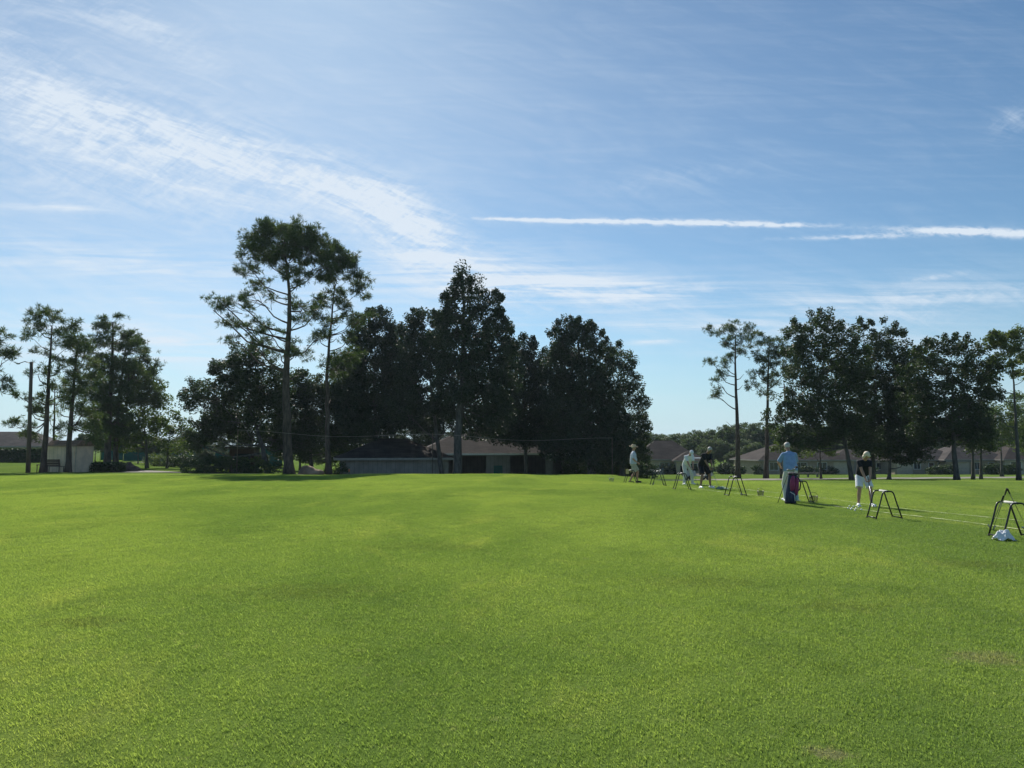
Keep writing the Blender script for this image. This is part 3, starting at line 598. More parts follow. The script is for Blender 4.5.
def bag_stand(label, loc, rz, sc_=1.0):
    """black tube rest: two arched frames joined by foot bars and a padded top bar"""
    global STAND
    if STAND is None:
        root = empty('bag_stand', (0,0,0))
        for y in (-.19,.19):
            pts = [(-.29,y,.015)]
            for k in range(7):
                a = math.pi - k/6*math.pi/2*1.0; 
                pts.append((-.10+.05*math.cos(a)-.0, y, .58+.05*math.sin(a)))
            pts = [(-.29,y,.015),(-.225,y,.22),(-.163,y,.42),(-.135,y,.52),(-.12,y,.56),(-.10,y,.588),(-.07,y,.60),(-.03,y,.605),(.03,y,.605),(.07,y,.60),(.10,y,.588),(.12,y,.56),(.135,y,.52),(.163,y,.42),(.225,y,.22),(.29,y,.015)]
            MB().tube(pts, .0155, 8).build('arched_frame', M['black'], root, True)
        for x in (-.283,.283): MB().tube([(x,-.19,.035),(x,.19,.035)], .012, 8).build('foot_bar', M['black'], root, True)
        MB().tube([(0,-.19,.595),(0,.19,.595)], .013, 8).build('top_bar', M['black'], root, True)
        MB().tube([(0,-.165,.600),(0,-.15,.602),(0,.15,.602),(0,.165,.600)], [.016,.024,.024,.016], 10).build('pad', M['offwhite'], root, True)
        for x in (-.29,.29):
            for y in (-.19,.19): MB().tube([(x*1.004,y,.001),(x*.985,y,.035)], .0195, 8).build('foot_cap', M['rubber'], root, True)
        STAND = root; r = root
    else: r = copy_tree(STAND)
    r.location = loc; r.rotation_euler = (0,0,rz); r.scale = (sc_,)*3
    return tag(r, label, 'bag stand', 'black golf bag stands along the tee line')
def ball_basket(label, loc, r=.12, h=.17, m=None, full=True, handle=True):
    root = empty('ball_basket', loc, label=label, cat='basket', group='range ball baskets'); m = m or M['wire']
    w = MB()
    for i in range(5): z = .01+h*i/4; rr = r*(.8+.2*i/4); w.tube([(rr*math.cos(a*math.pi/8), rr*math.sin(a*math.pi/8), z) for a in range(17)], .004 if i < 4 else .007, 5, cap=False)
    for k in range(14): a = k*math.pi/7; w.tube([(r*.8*math.cos(a), r*.8*math.sin(a), .01),(r*math.cos(a), r*math.sin(a), .01+h)], .004, 4)
    w.lathe([(r*.79,.006),(r*.79,.012)], n=16); w.build('wire_body', m, root)
    if handle: MB().tube([(r*math.cos(t), 0, h+.01+r*.95*math.sin(t)) for t in np.linspace(0,math.pi,11)], .005, 6).build('handle', m, root, True)
    return root
BALL = None
def golf_ball(label, loc, group):
    global BALL
    if BALL is None: BALL = MB().ell((0,0,0),(.0225,.0225,.0225),n=14,m=10).build('golf_ball', M['balls'], None, True); o = BALL
    else: o = BALL.copy(); COL.objects.link(o)
    o.location = Vector(loc)+Vector((0,0,.024)); return tag(o, label, 'golf ball', group)

def golf_bag(loc, rz):
    root = empty('golf_bag', loc, rz, label='magenta and navy golf bag propped on thin legs behind the man in blue', cat='golf bag')
    tilt = Matrix.Rotation(R(12),3,'X')     # leans back, away from +Y legs
    body = MB(); body.lathe([(.13,.0),(.145,.03),(.14,.25),(.122,.5),(.112,.72),(.118,.79)], (0,0,.02), 20, tilt, (1,.8)); body.build('body', M['navy'], root, True)
    p = MB(); p.ell(tilt@Vector((.075,-.085,.47)), (.065,.062,.28), tilt); p.build('side_pocket', M['pink'], root, True)
    p = MB(); p.ell(tilt@Vector((-.04,-.10,.58)), (.068,.06,.22), tilt); p.build('side_pocket', M['pink'], root, True)
    p = MB(); p.ell(tilt@Vector((-.03,-.105,.22)), (.095,.06,.17), tilt); p.build('ball_pocket', M['navy'], root, True)
    p = MB(); p.tube([tilt@Vector((-.10,-.12,.36)),tilt@Vector((0,-.165,.30)),tilt@Vector((.03,-.168,.12))], .009, 6); p.build('piping', M['white'], root, True)
    p = MB(); p.ell(tilt@Vector((.09,-.09,.20)), (.05,.045,.10), tilt); p.build('bottle_pocket', M['sky'], root, True)
    MB().lathe([(.118,.77),(.126,.78),(.122,.82),(.10,.825)], (0,0,.02), 20, tilt, (1,.82)).build('collar', M['rubber'], root, True)
    MB().lathe([(.14,.0),(.15,.01),(.15,.05),(.143,.055)], (0,0,.012), 20, tilt, (1,.82)).build('base', M['rubber'], root, True)
    MB().tube([tilt@Vector((.13,0,.75)),tilt@Vector((.2,-.06,.6)),tilt@Vector((.19,-.06,.42)),tilt@Vector((.13,0,.3))], .017, 6).build('strap', M['blackC'], root, True)
    for sx in (-1,1): MB().tube([tilt@Vector((sx*.08,.12,.74)), (sx*.24,.20,.012)], [.009,.009], 6).build('leg', M['black'], root, True)
    root.scale = (1.08,1.05,1.03)
    return root, tilt

def golf_cart(loc, rz):
    root = empty('golf_cart', loc, rz, label='golf cart with pale roof parked beyond the golfer in white', cat='golf cart')
    b = MB(); b.prism([(-1.15,.32),(-1.15,.72),(-.9,.82),(-.35,.80),(-.3,.42),(.45,.38),(.62,.85),(.78,.86),(1.15,.62),(1.2,.35)], -.55, .55); b.build('body', M['beigecart'], root, bevel=.03)
    s = MB(); s.box((-.55,0,.88),(.5,1.0,.14)); s.box((-.82,0,1.12),(.12,1.0,.42)); s.build('seat', M['blackC'], root, bevel=.03)
    r = MB(); r.box((-.1,0,1.84),(1.7,1.16,.06)); r.build('roof', M['whiteP'], root, bevel=.02)
    for x, xt in ((-.9,-.85),(.72,.6)):
        for y in (-.5,.5): MB().tube([(x,y,.8),(xt,y,1.82)], .018, 6).build('roof_post', M['black'], root)
    for x in (-.75,.8):
        for y in (-.52,.52):
            Q = Matrix.Rotation(math.pi/2,3,'X'); w = MB().lathe([(.1,-.09),(.2,-.09),(.225,-.05),(.225,.05),(.2,.09),(.1,.09)], (x,y,.226), 18, Q).build('wheel', M['rubber'], root, True)
            MB().lathe([(.02,-.095),(.10,-.095),(.10,.095),(.02,.095)], (x,y,.226), 14, Q).build('rim', M['steel'], w)
    t = MB(); t.tube([(.5,-.25,.7),(.25,-.25,1.05)], .02, 6); t.tube([(.25+.06*math.sin(a),-.25+.17*math.cos(a),1.05+.12*math.sin(a)) for a in np.linspace(0,6.28,13)], .014, 5); t.build('steering_wheel', M['rubber'], root)
    for y in (-.3,.3): b = MB().lathe([(.1,.45),(.11,1.15),(.12,1.2)], (-1.22,y,0), 12).build('bag_well', M['blackC'], root, True)
    return root
def car(label, loc, rz, m):
    root = empty('parked_car', loc, rz, label=label, cat='car', group='cars parked beyond the hedge')
    low = [(-2.2,.35),(-2.25,.62),(-2.15,.85),(-1.5,.93),(1.05,.92),(1.95,.80),(2.2,.62),(2.22,.35)]; b = MB(); b.prism(low, -.88, .88)
    b.add([(-1.75,-.80,.92),(1.1,-.80,.91),(.35,-.66,1.42),(-1.15,-.66,1.44),(-1.75,.80,.92),(1.1,.80,.91),(.35,.66,1.42),(-1.15,.66,1.44)], [(0,1,2,3),(7,6,5,4),(0,3,7,4),(1,5,6,2),(3,2,6,7),(0,4,5,1)])
    b.build('body', m, root, bevel=.03)
    for sy in (-1,1):
        w = MB(); f = lambda x, z: (x, sy*(.80-.28*(z-.92)+.006), z)
        w.quad(f(-1.35,.98), f(-.32,.98), f(-.32,1.34), f(-1.05,1.34)); w.quad(f(-.24,.98), f(.86,.98), f(.34,1.34), f(-.24,1.34)); w.build('side_window', M['glass'], root)
        for x in (-1.4,1.4):
            Q = Matrix.Rotation(math.pi/2,3,'X'); wh = MB().lathe([(.15,-.11),(.30,-.11),(.33,-.07),(.33,.07),(.30,.11),(.15,.11)], (x,sy*.80,.33), 20, Q).build('wheel', M['rubber'], root, True)
            MB().lathe([(.02,-.112),(.19,-.114),(.19,.114),(.02,.112)], (x,sy*.80,.33), 16, Q).build('rim', M['steel'], wh)
    MB().quad((1.06,-.70,.97),(1.06,.70,.97),(.46,.60,1.385),(.46,-.60,1.385)).build('windscreen', M['glass'], root)
    for sy in (-1,1): MB().ell((2.18,sy*.66,.66),(.06,.16,.07)).build('headlight', M['whiteP'], root, True)
    return root

# ------------------------------------------------------------------ buildings
def hip_roof(w, d, h, over, z, ridge=None, gable=False):
    W, D = w/2+over, d/2+over; rl = (W if gable else (W-D if ridge is None else ridge)); rl = max(rl, .02); b = MB(); th = .16
    for k in (0, 1):
        zz = z-k*th; b.v += [(-W,-D,zz),(W,-D,zz),(W,D,zz),(-W,D,zz),(-rl,0,zz+h),(rl,0,zz+h)]
    b.f += [(0,1,5,4),(1,2,5),(2,3,4,5),(3,0,4),(6,10,11,7),(7,11,8),(8,11,10,9),(9,10,6),(0,6,7,1),(1,7,8,2),(2,8,9,3),(3,9,6,0)]
    return b
def add_window(root, x, z, w, h, y, door=False):
    f = MB(); t = .07
    f.box((x,y-.02,z+h/2-t/2),(w,.07,t)); f.box((x,y-.02,z-h/2+t/2),(w,.07,t)); f.box((x-w/2+t/2,y-.02,z),(t,.07,h-2*t)); f.box((x+w/2-t/2,y-.02,z),(t,.07,h-2*t))
    if not door: f.box((x,y-.012,z),(.04,.045,h-2*t-.002))
    fo = f.build('door_frame' if door else 'window', M['trim'], root); MB().box((x,y-.005,z),(w-2*t,.03,h-2*t)).build('door_leaf' if door else 'pane', M['hutwood'] if door else M['glass'], fo)
def house(label, px, Y, w, d, rz, wall, roof, wh=2.5, rh=2.2, wins=(), doors=(), garage=None, ridge=None, sink=0, group='houses beyond the road', extra=None, dz=0, chimney=None, gable=False):
    c = gp(px, Y); c.z += dz
    root = empty('house', c, rz, label=label, cat='house', group=group)
    MB().box((0,0,wh/2-.3),(w,d,wh+.6)).build('wall', wall, root)
    r = hip_roof(w,d,rh,.55,wh+.02,ridge,gable).build('roof', roof, root)
    fa = MB(); W, D = w/2+.57, d/2+.57
    for y in (-D,D): fa.box((0,y,wh-.06),(2*W+.04,.04,.2))
    for x in (-W,W): fa.box((x,0,wh-.06),(.04,2*D-.05,.2))
    fa.build('fascia', M['fascia'], root)
    if chimney: MB().box((chimney,.4,wh+rh*.75),(.7,.7,1.3)).build('chimney', wall, r)
    for (x, z, ww, hh) in wins: add_window(root, x, z, ww, hh, -d/2)
    for x in doors: add_window(root, x, 1.03, .98, 2.06, -d/2, True)
    for gx in (garage or ()):
        g = MB().box((gx,-d/2-.02,1.06),(2.6,.06,2.12)).build('garage_door', M['stuccoW'], root)
        for k in range(3): MB().box((gx,-d/2-.055,.55+.53*k),(2.55,.012,.02)).build('panel_seam', M['stuccoG'], g)
    if extra:      # a lower wing at the front: (x, w, d, wh, rh)
        x, ew, ed, eh, er = extra
        MB().box((x,-d/2-ed/2+.01,eh/2-.3),(ew,ed,eh+.6)).build('wing_wall', wall, root)
        rr = hip_roof(ew, ed+2.4, er, .5, eh+.05); rr.v = [(vx+x, vy-d/2-ed/2+1.2, vz) for vx,vy,vz in rr.v]; rr.build('wing_roof', roof, root)
        f = MB(); f.box((x,-d/2-ed-.5,eh-.03),(ew+1.04,.04,.18)); f.build('wing_fascia', M['fascia'], root); add_window(root, x, 1.35, min(2.0,ew*.5), 1.2, -d/2-ed)
    return root
# ------------------------------------------------------------------ the place
def left_side():
    G = 'pines and trees left of the shed'
    tree('pine_tree', 'tall thin pine right behind the dark bench left of the beige shed', 57, [(43,474),(46,430),(49,380),(52,325)],
         [(50,317,18,8),(37,322,9,6),(66,326,11,8),(57,335,16,9,1,.8),(29,336,6,4),(73,346,9,8),(44,352,9,6,0,.8),(61,364,13,8,0,.7),(38,374,8,6),(24,398,7,6),(30,411,9,8),(17,428,11,8),(44,402,11,8,0,.7),(60,388,11,10),(37,434,11,6)], 'pine', .23, G, stubs=5, dens=1.2)
    tree('pine_tree', 'thin young pine between the two trunks by the beige shed', 64, [(54,471),(54,430),(55,385)], [(56,383,9,8),(61,403,11,9),(50,418,9,7),(58,430,10,7)], 'pineL', .14, G)
    tree('pine_tree', 'pine with dark trunk standing directly before the beige shed', 56, [(68,475),(70,430),(74,380),(78,343)],
         [(78,342,11,8),(86,357,13,10),(70,370,11,8),(88,381,13,10),(75,396,13,10),(88,412,12,10),(71,426,10,7),(95,432,10,8)], 'pine', .22, G, stubs=3, dens=1.35)
    tree('pine_tree', 'tallest pine of the clump right of the beige shed', 68, [(107,467),(109,420),(112,370),(113,322)],
         [(112,322,13,7),(98,329,7,6),(126,331,9,7),(113,342,17,9),(96,353,13,10),(131,350,12,10),(110,369,21,12),(92,387,15,12),(135,376,14,12),(112,396,23,14),(96,415,17,14),(120,424,20,12)], 'pine', .32, G, stubs=4, dens=1.3)
    tree('pine_tree', 'pine with forked looking trunk beside the tallest left pine', 71, [(115,468),(117,425),(121,380),(126,345)],
         [(127,342,12,8),(140,350,9,8),(148,362,9,9),(134,365,14,10),(150,378,9,9),(122,385,16,12),(142,396,15,12)], 'pine', .24, G, dens=1.1)
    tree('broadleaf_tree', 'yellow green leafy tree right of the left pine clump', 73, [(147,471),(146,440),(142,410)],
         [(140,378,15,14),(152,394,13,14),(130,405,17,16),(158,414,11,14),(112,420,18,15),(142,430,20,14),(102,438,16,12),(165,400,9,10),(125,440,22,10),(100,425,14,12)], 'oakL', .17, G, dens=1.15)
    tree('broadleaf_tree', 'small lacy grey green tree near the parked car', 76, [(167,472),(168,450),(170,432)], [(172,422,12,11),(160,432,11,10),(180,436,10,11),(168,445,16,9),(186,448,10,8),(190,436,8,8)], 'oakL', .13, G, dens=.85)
    tree('pine_tree', 'pine mostly outside the left edge of the view', 50, [(-16,474),(-15,420),(-14,360),(-12,320)], [(-8,335,14,10),(4,348,9,7),(8,360,9,7),(-2,372,12,9),(3,385,8,6),(-20,350,14,14)], 'pine', .24, G)
    # utility pole with short arm
    b = gp(28,55); r = empty('utility_pole', b, label='thick leaning wooden pole with a small lamp arm at far left', cat='utility pole')
    top = at(31.5,362,55)-b; MB().tube([(0,0,-.1),top*.5,top], [.16,.13,.11], 12).build('pole', M['polewood'], r, True)
    MB().tube([top*.985, top*.99+Vector((-.5,0,.12)), top*.985+Vector((-.9,0,.03))], .03, 6).build('lamp_arm', M['black'], r, True)
    MB().ell(top*.985+Vector((-1.0,0,0)), (.16,.1,.06)).build('lamp_head', M['steel'], r, True)
    # shed
    b = gp(69.5,60); b.z = gz(b.x,b.y)-.05; r = empty('garden_shed', b, R(-8), label='beige shed with a tan roof among the left pines', cat='shed')
    r.scale = (.86,.86,.98); MB().box((0,0,1.12),(3.0,2.3,2.24)).build('wall', M['siding'], r)
    rf = MB(); rf.v = [(-1.58,-1.28,2.14),(1.58,-1.28,2.14),(1.58,1.28,2.14),(-1.58,1.28,2.14),(-1.58,-.5,2.62),(1.58,-.5,2.62),(1.58,.5,2.62),(-1.58,.5,2.62)]; rf.f = [(0,1,5,4),(1,2,6,5),(2,3,7,6),(3,0,4,7),(4,5,6,7),(3,2,1,0)]; rf.build('roof', M['shingleT'], r)
    dr = MB().box((.75,-1.17,1.0),(1.2,.05,1.9)).build('door', M['siding'], r); MB().box((.75,-1.20,1.0),(.03,.02,1.88)).build('seam', M['benchwood'], dr)
    for x in (-1.49,1.49): MB().box((x,-1.155,1.1),(.09,.03,2.15)).build('corner_trim', M['stuccoW'], r)
    # bench and rail
    b = gp(54,58); r = empty('wooden_bench', b, R(170), label='dark brown slatted wooden bench seen in front of the left pine', cat='bench')
    s = MB()
    for k in range(4): s.box((0,-.2+.13*k,.45),(1.5,.11,.035))
    s.build('seat', M['benchwood'], r); s = MB()
    for k in range(4): s.box((0,.27+.02*k,.56+.13*k),(1.5,.03,.11))
    s.build('backrest', M['benchwood'], r)
    for x in (-.65,.65):
        MB().tube([(x,-.22,0),(x,-.22,.43)], .03, 6).build('leg', M['benchwood'], r); MB().tube([(x,.24,0),(x,.24,.5),(x,.33,1.02)], .03, 6).build('leg', M['benchwood'], r)
    b = gp(42,57); r = empty('low_rail', b, 0, label='low dark two post rail left of the brown bench', cat='rail'); MB().tube([(-.45,0,.6),(.45,0,.6)], .035, 6).build('bar', M['benchwood'], r)
    for x in (-.4,.4): MB().tube([(x,0,-.05),(x,0,.58)], .035, 6).build('post', M['benchwood'], r)
    # hedge, house, low hedge box
    a, c = gp(-40,90), gp(51,90); bush('hedge', 'long clipped dark hedge in front of the grey roofed house at left', (a+c)/2, None, box=((c-a).length,1.6,1.5), n=1500, leaf=.2, cat='hedge')
    a, c = gp(91,61), gp(121,61); bush('hedge', 'low dark clipped hedge just right of the beige shed', (a+c)/2, None, box=((c-a).length,.9,.62), n=260, cat='hedge')
    house('grey hip roofed house behind the clipped hedge at far left', 14, 128, 15, 9, R(6), M['stuccoB'], M['shingleG'], 2.5, 2.5, wins=((-4,1.5,1.6,1.2),(0,1.5,1.6,1.2),(4.2,1.5,1.2,1.2)), doors=(2.2,), group='houses on the left')
    # windscreen fence of the courts
    a, c = gp(100,98), gp(282,98); d = (c-a); n = 9; r = empty('court_fence', a, label='tall fence with green windscreen far behind the left trees', cat='fence')
    for k in range(n): p = d*k/(n-1); p.z = gz(a.x+p.x,98)-a.z; MB().tube([p, p+Vector((0,0,2.9))], .04, 6).build('post', M['black'], r)
    for k in range(n-1):
        p, q = d*k/(n-1), d*(k+1)/(n-1); MB().box(((p+q)/2+Vector((0,.05,1.35))),((q-p).length-.12,.02,2.3)).build('windscreen', M['teal'], r)
    # dark hut
    b = gp(244,76); r = empty('shelter', b, R(5), label='small dark brown hut with a tan flat roof under the left oak', cat='hut')
    MB().box((0,0,1.15),(2.4,2.2,2.5)).build('wall', M['hutwood'], r); MB().box((0,-.1,2.5),(3.0,2.9,.16)).build('roof', M['shingle'], r); MB().box((.1,-1.12,1.1),(1.5,.05,1.6)).build('painted_opening', M['dark'], r)  # the doorway is a dark slab on the wall, its inner shade painted
    # cars
    p = gp(184,97); car('dark blue car parked far behind the small lacy tree', p, R(12), M['carblue'])
    p = gp(216,99); car('white car parked in front of the green windscreen', p, R(-4), M['carwhite'])
    # path, dirt, beds
    ribbon('path', 'pale concrete cart path at left', [(-33.5,63),(-31,61.5),(-27,60),(-20,60.5)], 4.0, M['conc'], .02)
    ribbon('dirt', 'sandy bare strip along the far edge of the lawn', [(-36,55.5),(-33,56.5),(-30,58),(-27,58)], 3.2, M['dirt'], .012, rag=.35)
    ribbon('mulch_bed', 'dark mulch under the pines', [(-27,62.5),(-20,62),(-14,63),(-8,66)], 7, M['mulch'], .016, rag=.25)
    ribbon('parking_ground', 'pale paving by the parked cars', [(-48,95),(-38,95.5),(-30,95.5)], 3, M['conc'], .02)
    def pile(name, label, px, Y, r, m):
        b = gp(px,Y); mb = MB().ell((0,0,0), r, n=22, m=14)
        mb.v = [(x*(1+.22*math.sin(3*x+5*y+px)), y, max(-.05,z*(1+.25*math.sin(4*x+px))+.08*math.sin(7*x)*math.cos(6*y))) for x,y,z in mb.v]
        return tag(mb.build(name, m, None, True, loc=b), label, 'pile')
    pile('sand_pile', 'tan heap of sand to the right of the tallest pine trunk', 311, 62, (1.0,.7,.66), M['dirt'])
    pile('mulch_pile', 'low brown mulch heap right of the small clipped hedge', 127, 63, (1.2,.9,.6), M['mulch'])
    for k,(px,Y,r,mm) in enumerate(((196,61,(1.3,.9,.55),'hedge'),(212,64,(1.8,1.0,.8),'hedge'),(232,63,(1.7,.9,.75),'hedge'),(250,65,(1.5,.9,.75),'oakL'),(268,63,(1.2,.8,.6),'hedge'),(336,64,(1.0,.8,.6),'hedge'),(182,80,(2.0,1.1,.7),'hedge'),(160,82,(1.6,1.1,.8),'oakL'))):
        bush('shrub', ('low spreading shrub left of the brown hut','wide green shrub before the windscreen fence','dense shrub under the front of the brown hut','lighter green shrub right against the brown hut','small shrub at the foot of the oak trunk','small dark shrub at the left end of the long grey building','dark shrub hiding the parked blue car','pale green shrub under the yellow green tree')[k], gp(px,Y), r, mm, group='shrubs in the left beds')

def middle():
    G = 'big dark trees in the middle'
    tree('pine_tree', 'tallest pine with a wide domed crown left of centre', 60, [(289,475),(287,430),(286,380),(289,330),(289,290),(285,255)],
         [(284,242,32,17,0,1.15),(258,250,22,16),(312,250,24,18),(268,233,19,11),(298,232,22,11),(247,266,13,11),(325,266,13,14),(284,262,24,12,1,.7),(304,280,20,10,-1,.6),(262,284,15,9,1,.6),
          (218,300,10,6),(213,310,7,7),(238,303,9,6),(229,318,10,7,0,.8),(242,325,8,5),(262,322,13,8,0,.6),(300,322,12,7,0,.5),(250,345,14,9,0,.7),(320,338,13,8,0,.7),(275,350,14,9,1,.7),(262,302,17,10,-1,.6),(300,300,20,11,2,.6),(318,312,14,10,0,.7),(270,335,14,8,0,.6),(300,350,16,10,0,.6),(236,340,10,7,0,.6)], 'pine', .42, G, stubs=8, power=.24)
    tree('pine_tree', 'slender pine with a high crown right of the tallest pine', 62, [(329,475),(328,430),(327,380),(330,330),(335,285)],
         [(340,258,18,11),(322,246,17,11),(337,262,17,12),(353,272,14,12),(361,292,9,11),(336,278,16,9,0,.8),(347,312,12,7,0,.7),(324,300,10,6,0,.7),(364,316,7,6),(352,336,12,7,0,.7),(318,335,9,6,0,.7),(342,352,14,8,0,.7),(338,298,17,10,0,.8),(356,318,11,8,0,.8),(330,320,13,8,0,.7),(362,278,9,9),(336,368,15,10,0,.7),(352,355,12,9,0,.7)], 'pine', .24, G, stubs=6)
    tree('oak_tree', 'wide dark oak left of the tallest pine, over the brown hut', 68, [(268,475),(262,445),(252,415),(243,395)],
         [(232,372,22,15),(250,357,18,11),(211,393,22,14),(194,402,12,10),(250,388,26,18),(268,385,20,18),(226,415,30,16,2),(210,425,22,12,2),(200,432,18,12),(190,444,12,8),(270,415,22,20),(262,436,24,10,4),(232,436,22,8,4),(280,445,18,12,4)], 'oak', .28, G, dens=1.25)
    tree('oak_tree', 'dark oak filling the gap between the two central pines', 74, [(312,475),(310,445),(312,420)], [(300,385,20,16),(318,400,22,22),(295,415,20,22),(338,405,18,22),(315,438,28,18),(345,440,18,18),(300,450,16,14),(345,372,16,18),(352,400,16,20),(282,440,16,16)], 'oak', .25, G, dens=1.3)
    tree('oak_tree', 'round topped dark tree above the left end of the long grey building', 70, [(378,475),(376,440),(374,400),(375,350)],
         [(374,320,15,11),(362,336,16,12),(389,336,15,12),(375,352,24,16),(356,372,16,16),(393,370,20,18),(372,395,26,20),(352,412,17,20),(395,410,22,20),(375,430,28,16),(352,385,14,16),(405,360,12,18),(400,385,16,18)], 'cedar', .28, G)
    tree('oak_tree', 'dark tree with a pale leaning trunk in front of the grey building', 66, [(443,475),(438,445),(433,405),(428,360)],
         [(424,320,15,9),(411,332,12,9),(433,336,14,11),(418,352,20,14),(436,368,18,16),(412,380,18,18),(428,400,22,16),(405,412,18,16),(446,405,16,14),(422,425,20,12,3),(448,425,14,12,3)], 'cedar', .24, G)
    tree('cedar_tree', 'tall pointed cedar, the tallest tree of the central clump', 62, [(457,476),(458,435),(462,385),(464,320),(462,268)],
         [(461,272,3,8),(463,284,8,6),(455,291,5,4),(474,283,5,5),(467,297,14,7),(449,302,8,5),(484,296,6,8),(494,301,7,6),(463,313,17,8),(443,318,9,7),(486,316,13,8),(499,311,5,5),(455,331,20,10),(480,333,20,10),(502,330,9,8),(440,345,14,9),(466,350,24,12),(494,352,18,12),(510,350,8,9),
          (447,370,20,12),(478,372,24,13),(505,374,16,13),(462,392,26,12),(492,396,24,14),(470,412,24,12,2),(498,418,20,14,1),(478,430,16,9,3)], 'cedar', .38, G, power=.3)
    tree('cedar_tree', 'dark dome shaped tree right of the pointed cedar', 70, [(527,475),(525,430),(524,370)],
         [(525,347,12,8),(512,360,14,11),(538,360,13,11),(524,376,22,14),(506,390,16,14),(542,390,17,16),(522,408,28,18),(500,420,20,15),(540,428,22,14),(512,433,26,11),(535,443,16,7)], 'cedar', .2, G)
    tree('cedar_tree', 'huge dense dark tree at the right end of the central clump', 66, [(592,476),(590,440),(583,390),(578,340)],
         [(570,329,13,8),(582,333,14,9),(560,340,12,10),(596,345,13,11),(572,352,24,15),(602,368,17,15),(556,372,16,18),(582,385,28,20),(606,398,18,20),(560,408,24,22),(590,420,30,20),(612,435,22,18),(568,442,24,15),(598,455,28,13),(556,450,14,8)], 'cedar', .42, G)
    tree('oak_tree', 'lighter edged tree leaning out right of the huge dense tree', 70, [(622,477),(622,445),(624,400)],
         [(610,350,10,7),(622,362,13,10),(630,380,12,11),(618,385,14,14),(637,402,10,13),(626,418,18,17),(641,430,8,13),(632,448,16,13),(615,455,20,11),(640,458,8,9)], 'oak', .26, G)
    for px,py,Y in ((205,448,86),(228,452,84),(262,452,83),(285,446,85),(305,450,82),(325,446,84),(345,444,86),(376,440,86),(405,436,88),(440,432,92),(470,430,92),(505,430,94),(535,428,94),(565,430,90),(590,432,88),(615,438,86),(634,442,86),(575,448,80),(600,448,79),(622,450,79),(640,452,80),(95,432,92),(118,428,90),(138,432,88),(158,436,88),(186,432,90)):
        backtree(px, py, Y, 1, 'low dark tree added to fill the shade beneath the big trees', 'added understory beneath the central clump', 'oak')  # low trees added to darken the pale gaps under the crowns
    for k,(px,py,Y,s) in enumerate(((352,415,88,1.0),(420,405,92,1.1),(500,400,90,1.1),(560,400,92,1.05),(610,420,94,.9),(232,425,92,.95),(300,405,90,1.05))):
        backtree(px, py, Y, s, 'dark tree standing behind the big trees in the middle', 'trees behind the central clump', 'oak')
    # long grey building, left wing
    house('long low grey building with a brown hip roof under the dark trees', 392, 69, 9.4, 7, R(14), M['barnwall'], M['shingle'], 2.35, 1.75, wins=(), doors=(), group='maintenance buildings', dz=-.25)
    # garage barn with open bays
    Y0 = 76; b = gp(497,Y0); r = empty('garage_building', b, R(9), label='long garage building with dark open bays behind the lawn crest', cat='garage')
    W, D, wh = 15.6, 7.5, 2.85; X = lambda px: (px-497)/146*W
    MB().box((0,D/2,wh/2-.3),(W,.2,wh+.6)).build('back_wall', M['barnwall'], r)
    for x in (-W/2+.1,W/2-.1): MB().box((x,0,wh/2-.3),(.2,D-.22,wh+.6)).build('side_wall', M['barnwall'], r)
    for a, c, nm, mm in ((424,447.5,'wall_panel','barnwall'),(482,504,'wall_panel','barnwall'),(537,544,'pillar','stuccoG'),(553.5,570,'wall_panel','barnwall')):
        MB().box(((X(a)+X(c))/2,-D/2,wh/2-.3),(X(c)-X(a),.22,wh+.6)).build(nm, M[mm], r)
    MB().box((0,-D/2-.02,wh-.12),(W,.26,.24)).build('lintel', M['stuccoG'], r)
    MB().box((0,-D/2+.5,.02),(W-.5,D-1,.06)).build('slab', M['conc'], r)
    hip_roof(W,D,2.1,.7,wh+.01).build('roof', M['shingle'], r)
    f = MB(); f.box((0,-D/2-.73,wh-.05),(W+1.44,.05,.17)); f.box((W/2+.72,0,wh-.05),(.05,D+1.4,.17)); f.build('fascia', M['trim'], r)
    for px in (424.5,569): MB().tube([(X(px),-D/2-.18,wh-.1),(X(px),-D/2-.18,-.2)], .05, 6).build('downspout', M['trim'], r)
    MB().box((X(493),-D/2-.135,1.25),(.85,.03,.9)).build('green_board', M['teal'], r)
    MB().ell((X(541),-D/2-.2,2.25),(.09,.09,.12)).build('wall_lamp', M['whiteP'], r, True)
    MB().box((X(561),-D/2-.13,1.15),(1.1,.04,2.2)).build('door', M['stuccoG'], r)
    t = empty('equipment_box', gp(487,64)+Vector((0,0,0)), R(15), label='dark wheeled bin against the garage wall panel', cat='bin')
    t.location = r.matrix_world.translation+Matrix.Rotation(R(9),3,'Z')@Vector((X(563.5),-D/2-.6,0)); t.location.z = gz(t.location.x,t.location.y)
    MB().lathe([(.25,.05),(.32,.95),(.34,1.0)], n=4).build('bin_body', M['blackC'], t); MB().box((0,0,1.03),(.56,.56,.06)).build('lid', M['black'], t)
    for x in (-.2,.2): MB().lathe([(.1,-.03),(.1,.03)], (x,.24,.1), 12, Matrix.Rotation(math.pi/2,3,'Y')).build('wheel', M['rubber'], t)
    for k,(px,Y,r) in enumerate(((580,72,(1.9,1.2,1.3)),(603,71,(2.0,1.2,1.2)),(628,73,(1.8,1.2,1.3)),(645,75,(1.3,1.0,1.0)))):  # shrubs added to give the dark shade under the trees
        bush('shrub', ('dark shrub added for shade at the right end of the garage building','dark shrub added for shade under the middle of the huge dense tree','dark shrub added for shade left of the man in the straw hat','dark shrub added for shade behind the man in the straw hat')[k], gp(px,Y), r, 'hedge', leaf=.16, group='shrubs added for shade under the huge dense tree')
    # net rope on two posts
    A = gp(238,57); B = gp(612,62); r = empty('rope_line', A, label='thin sagging rope strung across in front of the central trees', cat='rope')
